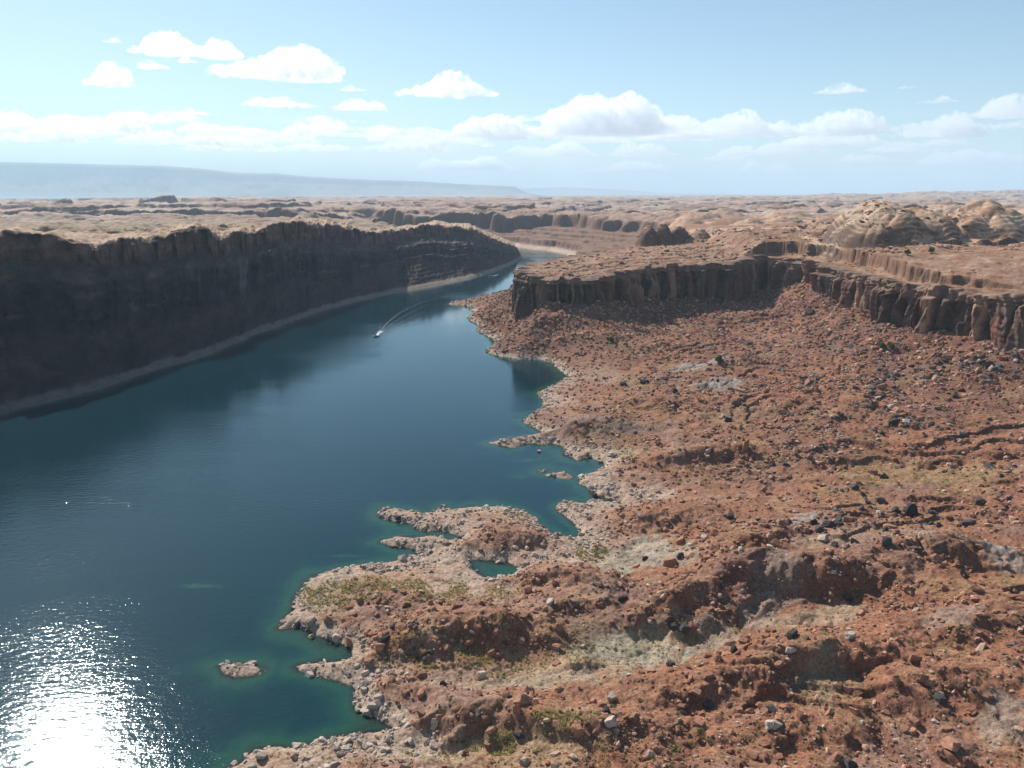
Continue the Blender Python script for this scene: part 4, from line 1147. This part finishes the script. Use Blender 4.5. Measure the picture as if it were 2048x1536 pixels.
for flag, mat, lab in ((0, MAT_GRASS, "dry straw coloured grass tufts scattered over the shore and slopes"), (1, MAT_GREEN_GRASS, "olive green grass tufts on the flats near the water")):
    V, F_, b0 = [], [], 0
    for px, py, rx, ry, n, h, g in GRASS_ZONES:
        if g != flag:
            continue
        c = ground_at_pixel(px, py)
        p, hh = tufts(int(n * 1.1), c[0], c[1], rx * 1.3, ry * 1.4, h)
        v, f = blades(p, hh)
        V.append(v); F_.append(f + b0); b0 += len(v)
    link("grass", mesh_from("grass", np.concatenate(V), np.concatenate(F_), False, None, None, mat), kind="stuff", label=lab, cat="grass")


def shrub_mesh(name, seed, n, mat, flat=.75):
    """a twiggy desert shrub: many small leaf clumps round a ragged crown"""
    r = np.random.RandomState(seed)
    d = r.normal(0, 1, (n, 3)); d /= np.linalg.norm(d, axis=1, keepdims=True)
    d[:, 2] = np.abs(d[:, 2])
    lump = 1 + .35 * np.sin(d[:, 0] * 5 + seed) * np.cos(d[:, 1] * 4 + seed * 2)
    c = d * (r.uniform(.35, 1, n) ** .5 * lump)[:, None] * np.array([1, 1, flat * 1.2]) + np.array([0, 0, .12])
    s = r.uniform(.10, .20, n)
    u = r.normal(0, 1, (n, 3)); u /= np.linalg.norm(u, axis=1, keepdims=True); w = np.cross(u, d); w /= np.linalg.norm(w, axis=1, keepdims=True) + 1e-6
    v = np.stack([c - u * s[:, None], c + w * s[:, None] * .7, c + u * s[:, None], c - w * s[:, None] * .7], 1).reshape(-1, 3)
    return mesh_from(name, v, np.arange(4 * n).reshape(-1, 4), False, None, None, mat)


SHRUB_SRC = [bpy.data.objects.new("shrub", shrub_mesh("shrub", s, 170, MAT_SHRUB)) for s in (1, 2, 3, 4)]
SHRUBS = [(752, 1165), (770, 1172), (790, 1183), (722, 1188), (738, 1190), (700, 1200), (712, 1160), (825, 1150), (818, 1160), (680, 1210), (745, 1180), (762, 1190), (840, 1180), (668, 1170), (700, 1178),
    (930, 1335), (905, 1330), (885, 1332), (870, 1335), (855, 1322), (920, 1345), (835, 1318), (900, 1400), (845, 1440), (815, 1508), (853, 1490), (905, 1490), (925, 1485), (980, 1300), (1010, 1285), (1040, 1275), (1280, 1402), (1255, 1330), (1240, 1365), (1205, 1500), (1380, 1490), (1350, 1500), (1420, 1485), (1645, 1388), (1400, 1465),
    (1225, 1415), (1062, 1380), (960, 1330), (1100, 1295), (1185, 1100), (1192, 1110), (1010, 1028), (1020, 1040), (1180, 880), (1205, 876), (1222, 868), (1260, 850), (1250, 1012), (1700, 905), (1850, 930)]
shrub_items = []
for i, (px, py) in enumerate(SHRUBS):
    p = ground_at_pixel(px, py)
    o = SHRUB_SRC[i % 4].copy(); scene.collection.objects.link(o)
    s = gr.uniform(.5, .95)
    o.location = (p[0], p[1], float(ground_z(p[0], p[1])) - .05); o.scale = (s, s, s * gr.uniform(.7, 1.1)); o.rotation_euler = (0, 0, gr.uniform(0, 6.28))
    tag(o, "low olive shrub", "shrub", "olive shrubs on the shore and slopes")
    shrub_items.append((o, px, "low olive", nearest_place(px, py, PLACES)))
name_apart(shrub_items, "shrub", "shrubs")


def bush(px, py, size, label):
    p = ground_at_pixel(px, py)
    z = float(ground_z(p[0], p[1]))
    e = bpy.data.objects.new("bush", None); scene.collection.objects.link(e)
    e.location = (p[0], p[1], z); tag(e, label, "bush")
    me = shrub_mesh("crown", int(px), 900, MAT_BUSH, 1.15)
    cr = link("crown", me, e); cr.scale = (size,) * 3; cr.location = (0, 0, size * .35)
    bm = bmesh.new()
    for k in range(4):
        a = k * 1.6 + .3
        bmesh.ops.create_cone(bm, cap_ends=True, segments=7, radius1=.09 * size, radius2=.03 * size, depth=size * 1.1,
                              matrix=Matrix.Translation((.16 * size * math.cos(a), .16 * size * math.sin(a), size * .45)) @ Matrix.Rotation(.35, 4, Vector((-math.sin(a), math.cos(a), 0))))
    tm = bpy.data.meshes.new("trunk"); bm.to_mesh(tm); bm.free(); tm.materials.append(MAT_BARK)
    link("trunk", tm, e)


bush(1438, 726, 2.4, "bright green leafy bush beside the grey clay scar on the red slope")
bush(1764, 696, 1.8, "dark green bush left of a pair below the right hand cliff")
bush(1783, 697, 1.7, "dark green bush right of a pair below the right hand cliff")
bush(1222, 684, 1.9, "green bush beside a pale block on the talus under the mesa")
bush(1815, 510, 2.2, "dark bush on the sandy ledge under the rounded domes")
bush(1862, 506, 2.2, "dark bush right of another on the sandy ledge under the domes")

# ------------------------------------------------------------------ boats
def paint(name, col, rough=.35, metal=0.0):
    m, nt, N, L = new_mat(name)
    out = N.new("ShaderNodeOutputMaterial"); b = N.new("ShaderNodeBsdfPrincipled")
    no = N.new("ShaderNodeTexNoise"); no.inputs["Scale"].default_value = 3
    mr = N.new("ShaderNodeMapRange"); mr.inputs[3].default_value = .9; mr.inputs[4].default_value = 1.06
    L.new(no.outputs[0], mr.inputs[0])
    sc = N.new("ShaderNodeVectorMath"); sc.operation = 'SCALE'; sc.inputs[0].default_value = col; L.new(mr.outputs[0], sc.inputs["Scale"])
    L.new(sc.outputs[0], b.inputs["Base Color"]); b.inputs["Roughness"].default_value = rough; b.inputs["Metallic"].default_value = metal
    L.new(b.outputs[0], out.inputs["Surface"])
    return m


MAT_HULL = paint("white_hull", (.78, .79, .80)); MAT_DARKHULL = paint("dark_hull", (.03, .04, .06)); MAT_GLASS = paint("tinted_glass", (.02, .03, .035), .08); MAT_SEAT = paint("seat_vinyl", (.55, .53, .50), .6); MAT_METAL = paint("metal_rail", (.55, .56, .58), .3, 1.0)


def hull_mesh(L_, B_, H_, mat, name="hull"):
    n = 15; prof = [(-1, 1.0), (-.96, .55), (-.75, .12), (0, -.22), (.75, .12), (.96, .55), (1, 1.0), (.86, .98), (.80, .5), (-.80, .5), (-.86, .98)]
    V = []
    for i in range(n):
        f = i / (n - 1)
        w = B_ / 2 * (1 if f < .45 else max(.03, (1 - ((f - .45) / .55) ** 2.2)))
        rise = .32 * H_ * max(0, (f - .45) / .55) ** 2
        for a, b in prof:
            V.append((-L_ / 2 + L_ * f + (.12 * L_ * max(0, b) * max(0, f - .6)), a * w, b * H_ + rise + (0.25 * H_ * max(0, (f - .6) / .4) if b < .3 else 0)))
    m = len(prof)
    Fc = [[i * m + j, i * m + (j + 1) % m, (i + 1) * m + (j + 1) % m, (i + 1) * m + j] for i in range(n - 1) for j in range(m)]
    bm = bmesh.new()
    vv = [bm.verts.new(p) for p in V]
    for q in Fc:
        bm.faces.new([vv[k] for k in q])
    bm.faces.new([vv[k] for k in range(m)][::-1])
    bm.faces.new([vv[(n - 1) * m + k] for k in range(m)])
    bmesh.ops.recalc_face_normals(bm, faces=bm.faces)
    me = bpy.data.meshes.new(name); bm.to_mesh(me); bm.free(); me.materials.append(mat)
    return me


def box_mesh(name, boxes, mat, bevel=.04):
    bm = bmesh.new()
    for cx, cy_, cz, sx_, sy_, sz_ in boxes:
        g = bmesh.ops.create_cube(bm, size=1)
        for v in g['verts']:
            v.co = Vector((cx + v.co.x * sx_, cy_ + v.co.y * sy_, cz + v.co.z * sz_))
    bmesh.ops.bevel(bm, geom=bm.edges[:], offset=bevel, segments=2, affect='EDGES')
    me = bpy.data.meshes.new(name); bm.to_mesh(me); bm.free(); me.materials.append(mat)
    return me


def speedboat(px, py, heading, L_, label):
    p = at_h(px, py)
    e = bpy.data.objects.new("motorboat", None); scene.collection.objects.link(e)
    e.location = (p[0], p[1], .05); e.rotation_euler = (0, -.06, heading); tag(e, label, "boat")
    B_, H_ = L_ * .34, L_ * .13
    link("hull", hull_mesh(L_, B_, H_, MAT_HULL), e)
    link("hull_stripe", box_mesh("hull_stripe", [(-.06 * L_, B_ * .503, H_ * .72, .6 * L_, .02, H_ * .18), (-.06 * L_, -B_ * .503, H_ * .72, .6 * L_, .02, H_ * .18)], MAT_DARKHULL, .004), e)
    ws = link("windscreen", box_mesh("windscreen", [(.12 * L_, 0, H_ * 1.25, .02 * L_, B_ * .78, H_ * .6), (.04 * L_, B_ * .38, H_ * 1.2, .16 * L_, .03, H_ * .5), (.04 * L_, -B_ * .38, H_ * 1.2, .16 * L_, .03, H_ * .5)], MAT_GLASS, .01), e)
    link("seat", box_mesh("seat", [(-.02 * L_, B_ * .2, H_ * .75, .1 * L_, B_ * .24, H_ * .55), (-.02 * L_, -B_ * .2, H_ * .75, .1 * L_, B_ * .24, H_ * .55), (-.36 * L_, 0, H_ * .72, .12 * L_, B_ * .74, H_ * .5)], MAT_SEAT), e)
    link("canopy", box_mesh("canopy", [(-.1 * L_, 0, H_ * 2.5, .34 * L_, B_ * .82, .06)], MAT_DARKHULL, .02), e)
    link("canopy_frame", box_mesh("canopy_frame", [(a * L_, s * B_ * .39, H_ * 1.7, .04, .04, H_ * 1.6) for a in (-.24, .04) for s in (-1, 1)], MAT_METAL, .008), e)
    link("outboard_motor", box_mesh("outboard_motor", [(-.53 * L_, 0, H_ * .9, .07 * L_, .35, H_ * .9), (-.53 * L_, 0, H_ * .2, .03 * L_, .12, H_ * .9)], MAT_DARKHULL), e)
    return p


def houseboat(px, py, heading, L_, label):
    p = at_h(px, py)
    e = bpy.data.objects.new("houseboat", None); scene.collection.objects.link(e)
    e.location = (p[0], p[1], .05); e.rotation_euler = (0, 0, heading); tag(e, label, "boat")
    B_ = L_ * .3
    link("hull", hull_mesh(L_, B_, 1.0, MAT_HULL), e)
    link("cabin", box_mesh("cabin", [(-.05 * L_, 0, 1.75, .62 * L_, B_ * .8, 1.9)], MAT_HULL), e)
    link("window", box_mesh("window", [(-.05 * L_ + k * .12 * L_, s * B_ * .402, 1.95, .085 * L_, .04, .7) for k in (-2, -1, 0, 1, 2) for s in (-1, 1)], MAT_GLASS, .01), e)
    link("roof", box_mesh("roof", [(-.03 * L_, 0, 2.82, .74 * L_, B_ * .9, .16)], MAT_HULL), e)
    link("rail", box_mesh("rail", [(.4 * L_, s * B_ * .36, 1.5, .16 * L_, .05, .06) for s in (-1, 1)] + [(-.03 * L_, s * B_ * .42, 3.4, .7 * L_, .05, .06) for s in (-1, 1)] + [(-.03 * L_ + k * .17 * L_, s * B_ * .42, 3.15, .05, .05, .6) for k in (-2, -1, 0, 1, 2) for s in (-1, 1)], MAT_METAL, .01), e)


def foam_material():
    m, nt, N, L = new_mat("foam")
    out = N.new("ShaderNodeOutputMaterial"); d = N.new("ShaderNodeBsdfDiffuse"); d.inputs["Color"].default_value = (.8, .84, .85, 1)
    t = N.new("ShaderNodeBsdfTransparent"); mx = N.new("ShaderNodeMixShader")
    at = N.new("ShaderNodeAttribute"); at.attribute_name = "foam"
    no = N.new("ShaderNodeTexNoise"); no.inputs["Scale"].default_value = .6; no.inputs["Detail"].default_value = 5
    tc = N.new("ShaderNodeTexCoord"); L.new(tc.outputs["Object"], no.inputs["Vector"])
    mr = N.new("ShaderNodeMapRange"); mr.inputs[1].default_value = .35; mr.inputs[2].default_value = .65; mr.inputs[3].default_value = .3; mr.inputs[4].default_value = 1.5
    L.new(no.outputs[0], mr.inputs[0])
    mu = N.new("ShaderNodeMath"); mu.operation = 'MULTIPLY'; mu.use_clamp = True
    L.new(at.outputs["Fac"], mu.inputs[0]); L.new(mr.outputs[0], mu.inputs[1])
    L.new(mu.outputs[0], mx.inputs[0]); L.new(t.outputs[0], mx.inputs[1]); L.new(d.outputs[0], mx.inputs[2]); L.new(mx.outputs[0], out.inputs["Surface"])
    return m


MAT_FOAM = foam_material()


def wake(paths, label):
    """raised ripples and foam behind a boat; each path: pixels, width at start and end (m), foam at start and end, crest height"""
    V, Fc, A, b0 = [], [], [], 0
    for pts, w0, w1, f0, f1, hh in paths:
        p = water_pts(pts); q, s = resample(np.hstack([p, np.zeros((len(p), 1))]), 90)
        q = smooth_path(q, 15)
        tg = np.gradient(q[:, :2], axis=0); tg /= np.linalg.norm(tg, axis=1, keepdims=True)
        nm = np.stack([-tg[:, 1], tg[:, 0]], -1)
        f = s / s[-1]
        w = lerp(w0, w1, f); fo = f0 + (f1 - f0) * f ** .5
        cs = np.linspace(-1, 1, 9)
        xy = q[:, None, :2] + nm[:, None, :] * (cs[None, :, None] * w[:, None, None])
        z = .03 + hh * (1 - f[:, None]) * np.cos(cs * np.pi / 2)[None, :] ** 2
        al = fo[:, None] * (np.cos(cs * np.pi / 2)[None, :] ** 1.5) * sstep(1.0, .8, f)[:, None]
        V.append(np.concatenate([xy, z[..., None]], -1).reshape(-1, 3)); A.append(al.ravel()); Fc.append(grid_faces(90, 9) + b0); b0 += 90 * 9
    me = mesh_from("wake", np.concatenate(V), np.concatenate(Fc), True, None, {"foam": np.concatenate(A)}, MAT_FOAM)
    link("wake", me, label=label, cat="wake", kind="stuff")


pb = speedboat(752, 673, math.radians(228), 6.6, "white speedboat heading left with a long white wake in mid lake")
speedboat(982, 553, math.radians(215), 9.5, "small distant white boat at the narrows beyond the mesa")
houseboat(735, 577, math.radians(25), 7.5, "tiny pale boat moored against the foot of the left canyon wall")
wake([([(754, 671), (758, 666), (763, 661)], 1.6, 3.2, 1.2, .6, .35),
      ([(758, 666), (775, 645), (800, 625), (840, 606), (890, 592), (940, 584)],   .7, 2.2, .25, .0, .2), ([(759, 667), (780, 650), (808, 632), (850, 612), (900, 598)], .6, 1.8, .15, .0, .2),
      ([(762, 667), (790, 655), (825, 645), (860, 636)], .6, 1.8, .18, .01, .15), ([(761, 667), (785, 652), (815, 638), (852, 622)], .6, 1.8, .14, .01, .15), ([(757, 667), (760, 655), (763, 648)], .4, .8, .25, .02, .1)],
     "white foaming wake curving behind the speedboat in mid lake")
wake([([(983, 553), (990, 551), (997, 549)], 1.5, 2.5, 1.0, .4, .3)], "short white wake behind the distant boat at the narrows")

# ------------------------------------------------------------------ the long table mountain on the horizon
def mountain(name, pts, dist, base, seed, depth=2500.0):
    """pts: pixels of the skyline at that distance"""
    top = np.array([at_t(a, b, dist * (1.0 + 0.10 * k)) for k, (a, b) in zip(np.linspace(0, 1, len(pts)), pts)])
    tp, s = resample(top, 500)
    f = np.linspace(0, 1, 60)
    prof = np.interp(f, [0, .25, .5, .62, .75, .8, .9, 1.0], [0, .10, .33, .50, .62, .9, .97, 1.0])
    fS, sS = np.meshgrid(f, s)
    tow = -tp[:, :2] / np.linalg.norm(tp[:, :2], axis=1, keepdims=True)
    off = depth * (1 - fS) + 500 * (billow(sS, fS * 900, 1500, 4, seed) - .4) * (1 - np.abs(2 * fS - 1)) * 2 + 90 * fbm(sS, fS * 300, 400, 3, seed + 5)
    xy = tp[:, None, :2] + tow[:, None, :] * off[..., None]
    z = base + (tp[:, 2][:, None] - base) * prof[None, :] + 10 * fbm(sS, fS * 500, 500, 3, seed + 9) * sstep(0, .3, fS)
    back = xy[:, -1:, :] - tow[:, None, :] * 3000
    xy = np.concatenate([xy, back], 1); z = np.concatenate([z, z[:, -1:] - 30], 1)
    n = fbm(np.concatenate([sS, sS[:, -1:]], 1), z * 4, 600, 3, seed + 3)
    c = np.broadcast_to(C(.26, .16, .11), z.shape + (3,)).copy()
    c = mixw(c, C(.15, .125, .09), sstep(-.2, .4, n))
    me = mesh_from(name, np.concatenate([xy, z[..., None]], -1).reshape(-1, 3), grid_faces(len(s), z.shape[1])[:, ::-1], True, c.reshape(-1, 3), None, MAT_WALL)
    link(name, me, kind="structure")


mountain("mountain", [(-420, 320), (-200, 322), (0, 324), (130, 327), (250, 330), (330, 332), (400, 337), (470, 345), (560, 347), (600, 352), (690, 357), (760, 360), (850, 363), (920, 368), (1000, 371), (1030, 373), (1050, 384), (1100, 396)], 23000, 60, 401)
mountain("hills", [(820, 400), (900, 382), (1050, 377), (1130, 374), (1250, 380), (1330, 386), (1500, 388), (1700, 389), (1900, 388), (2300, 389)], 38000, 40, 431, 3000)

# ------------------------------------------------------------------ the air
HAZE_DENSITY = 5.8e-5
m, nt, N, L = new_mat("haze_air")
o_ = N.new("ShaderNodeOutputMaterial"); pv = N.new("ShaderNodeVolumePrincipled")
pv.inputs["Color"].default_value = (.62, .83, 1.0, 1)
pv.inputs["Density"].default_value = HAZE_DENSITY
pv.inputs["Anisotropy"].default_value = 0.05
L.new(pv.outputs[0], o_.inputs["Volume"])
bm = bmesh.new(); bmesh.ops.create_cube(bm, size=1.0)
for v in bm.verts:
    v.co.x = v.co.x * 160000; v.co.y = 30000 + v.co.y * 70000; v.co.z = -30 + (v.co.z + .5) * 1330
me = bpy.data.meshes.new("haze"); bm.to_mesh(me); bm.free(); me.materials.append(m)
link("haze", me, kind="stuff", label="pale blue haze hanging over the whole canyon country", cat="haze")

# ------------------------------------------------------------------ clouds, above and beyond the haze
def cloud_material(name, density, soft):
    m, nt, N, L = new_mat(name)
    out = N.new("ShaderNodeOutputMaterial"); pv = N.new("ShaderNodeVolumePrincipled")
    pv.inputs["Color"].default_value = (.98, .985, 1, 1); pv.inputs["Anisotropy"].default_value = .6
    if soft:
        tc = N.new("ShaderNodeTexCoord"); no = N.new("ShaderNodeTexNoise"); no.inputs["Scale"].default_value = .0062; no.inputs["Detail"].default_value = 5; no.inputs["Roughness"].default_value = .6
        L.new(tc.outputs["Object"], no.inputs["Vector"])
        mr = N.new("ShaderNodeMapRange"); mr.inputs[1].default_value = .42; mr.inputs[2].default_value = .60; mr.inputs[3].default_value = 0; mr.inputs[4].default_value = density
        L.new(no.outputs[0], mr.inputs[0]); L.new(mr.outputs[0], pv.inputs["Density"])
    else:
        pv.inputs["Density"].default_value = density
    L.new(pv.outputs[0], out.inputs["Volume"])
    return m


MAT_CLOUD = cloud_material("cloud_vapour", .0095, True)
MAT_BANK = cloud_material("thin_cloud_vapour", .0075, True)


def cloud(px, py, wpx, hpx, base_alt, seed, label, group=None, peaks=2, depth=.3, mat=None):
    """a cumulus: a heap of round puffs over a flatter base; px, py is the middle of its base"""
    r = np.random.RandomState(seed)
    v = (py - 768) / FPX
    t = (CAM_H - base_alt) / (SP + v * CP)
    c = at_t(px, py, t)
    W = wpx / FPX * t / 2; Hh = hpx / FPX * t
    D = max(W * depth, Hh * .9)
    nx, ny = 300, 60
    xs = np.linspace(-1.08 * W, 1.08 * W, nx); ys = np.linspace(-1.25 * D, 1.25 * D, ny)
    X, Y = np.meshgrid(xs, ys)
    # outline of the heap along its length
    pk = [(r.uniform(-.75, .75) * W, r.uniform(.22, .5) * W, r.uniform(.55, 1.0)) for _ in range(peaks)] + [(r.uniform(-.3, .3) * W, .95 * W, .42)]
    pk[0] = (pk[0][0] * .6, pk[0][1], 1.0)
    def env(x):
        e = np.max([h * np.clip(1 - ((x - a) / b) ** 2, 0, 1) ** .6 for a, b, h in pk], axis=0)
        return e * np.clip(1 - (np.abs(x) / W) ** 4, 0, 1)
    H1 = np.full(X.shape, -1e9); H0 = np.full(X.shape, 1e9)
    for k in range(420):
        f = k / 420
        x0 = r.uniform(-1, 1) * W; y0 = r.normal(0, .42) * D
        e = float(env(np.array(x0))) * Hh * max(.1, 1 - (y0 / D) ** 2)
        if e < .04 * Hh:
            continue
        rd = (e * r.uniform(.30, .62) if f < .2 else e * r.uniform(.09, .26)) + .035 * Hh
        z0 = max(0, (e - rd) * (r.uniform(.55, 1.0) if f > .15 else r.uniform(.2, .95)))
        sx = r.uniform(1.1, 1.9)
        d2 = ((X - x0) / (rd * sx)) ** 2 + ((Y - y0) / (rd * 1.3)) ** 2
        m = d2 < 1
        q = np.sqrt(np.clip(1 - d2, 0, 1)) * rd
        H1 = np.where(m, np.maximum(H1, z0 + q), H1); H0 = np.where(m, np.minimum(H0, np.maximum(z0 - q, -.10 * Hh - .05 * q)), H0)
    ok = H1 > H0 + .02 * Hh
    H1 = H1 + .22 * Hh * fbm(X, Y, .45 * Hh + 1, 5, seed % 97, .6); H1 = np.maximum(H1, H0 + .015 * Hh)
    Xj = X + .07 * Hh * fbm(X, Y, .4 * Hh + 1, 3, seed % 91 + 3)
    okq = ok[:-1, :-1] & ok[1:, :-1] & ok[:-1, 1:] & ok[1:, 1:]
    idx = np.arange(nx * ny).reshape(ny, nx); n0 = nx * ny
    a, b, cc, d = idx[:-1, :-1][okq], idx[:-1, 1:][okq], idx[1:, 1:][okq], idx[1:, :-1][okq]
    F = [np.stack([a, b, cc, d], -1), np.stack([a, d, cc, b], -1) + n0]
    pad = np.pad(okq, 1)
    for (dy, dx), (p, q) in (((-1, 0), (idx[:-1, :-1], idx[:-1, 1:])), ((1, 0), (idx[1:, 1:], idx[1:, :-1])), ((0, -1), (idx[1:, :-1], idx[:-1, :-1])), ((0, 1), (idx[:-1, 1:], idx[1:, 1:]))):
        e = okq & ~pad[1 + dy:ny + dy, 1 + dx:nx + dx]
        F.append(np.stack([p[e], p[e] + n0, q[e] + n0, q[e]], -1))
    V = np.concatenate([np.stack([Xj, Y, H1], -1).reshape(-1, 3), np.stack([Xj, Y, H0], -1).reshape(-1, 3)])
    F = np.concatenate(F)
    used = np.unique(F); mp = np.zeros(2 * n0, int); mp[used] = np.arange(len(used))
    me = mesh_from("cloud", V[used], mp[F], True, None, None, mat or MAT_CLOUD)
    o = link("cloud", me, label=label, cat="cloud", group=group)
    o.location = c
    o.rotation_euler = (0, 0, -math.atan2(c[0], c[1]))
    return o


CLOUDS = [(375, 108, 240, 42, 1900, "long white cloud at upper left with a rounded head", 2), (545, 150, 290, 62, 1800, "largest white heaped cloud at upper left beside the long one", 3), (212, 167, 108, 44, 1800, "wedge shaped white cloud left of the upper clouds", 1), (222, 84, 44, 10, 1900, "tiny white puff left of the long upper cloud", 1), (312, 136, 80, 18, 1900, "small flat white cloud under the long upper cloud", 1), (372, 124, 46, 14, 1900, "small ragged puff between the two upper left clouds", 1), (678, 148, 24, 16, 1900, "tiny puff at the right end of the largest upper left cloud", 1),
    (880, 188, 250, 46, 1800, "white heaped cloud above the middle of the lake", 3), (705, 181, 64, 12, 1800, "small flat cloud left of the heaped middle cloud", 1), (560, 212, 180, 20, 1800, "long thin cloud above the left horizon bank", 2), (715, 218, 120, 22, 1800, "thin cloud right of the long thin one above the bank", 2), (385, 228, 98, 13, 1800, "small thin cloud above the far left bank", 1),
    (1690, 184, 128, 20, 1800, "flat white cloud alone at upper right", 1), (1812, 176, 40, 9, 1800, "tiny white cloud right of the flat upper right cloud", 1), (1878, 204, 92, 13, 1800, "small flat cloud in the right of the sky", 1), (2010, 230, 140, 42, 1700, "white cloud cut off by the right edge of the sky", 2),
    (1210, 262, 330, 74, 1600, "tall bright heaped cloud over the horizon at centre right", 4), (1420, 268, 300, 46, 1600, "broad white cloud right of the tall centre cloud", 3), (1030, 270, 260, 42, 1600, "broad white cloud left of the tall centre cloud", 3), (1640, 266, 320, 48, 1600, "long sloping white cloud at right above the horizon", 3), (1870, 270, 220, 44, 1600, "ragged white cloud above the right horizon", 2),
    (18, 244, 90, 26, 1700, "white cloud cut off by the left edge of the sky", 2), (125, 246, 120, 20, 1700, "flat white cloud at left next to the edge cloud", 2), (240, 258, 130, 30, 1700, "heaped cloud over the left mountain", 2), (288, 233, 34, 9, 1750, "tiny puff above the heaped cloud over the mountain", 1)]
for i, (px, py, w, h, alt, lab, pk) in enumerate(CLOUDS):
    cloud(px, py, w, h, alt, 700 + 13 * i, lab, None, pk)
cr_ = np.random.RandomState(8)
bank = []
for i in range(58):
    px = -40 + 2130 * (i + cr_.uniform(.1, .9)) / 58; py = cr_.choice([240, 258, 274, 290, 306, 322, 338]) + cr_.uniform(-6, 6)
    if px < 900 and py > 300:
        py -= 40
    o = cloud(px, py, cr_.uniform(100, 300), cr_.uniform(13, 32), 1500, 1500 + 11 * i, "low white cloud in the hazy bank along the horizon", "clouds of the horizon bank", 3, .3, MAT_BANK)
    bank.append((o, px, "low thin", "above the left mountain" if px < 420 else "above the mountain's right end" if px < 830 else "above the lake narrows" if px < 1230 else "above the mesa" if px < 1640 else "above the right hand domes"))
name_apart(bank, "cloud", "clouds")
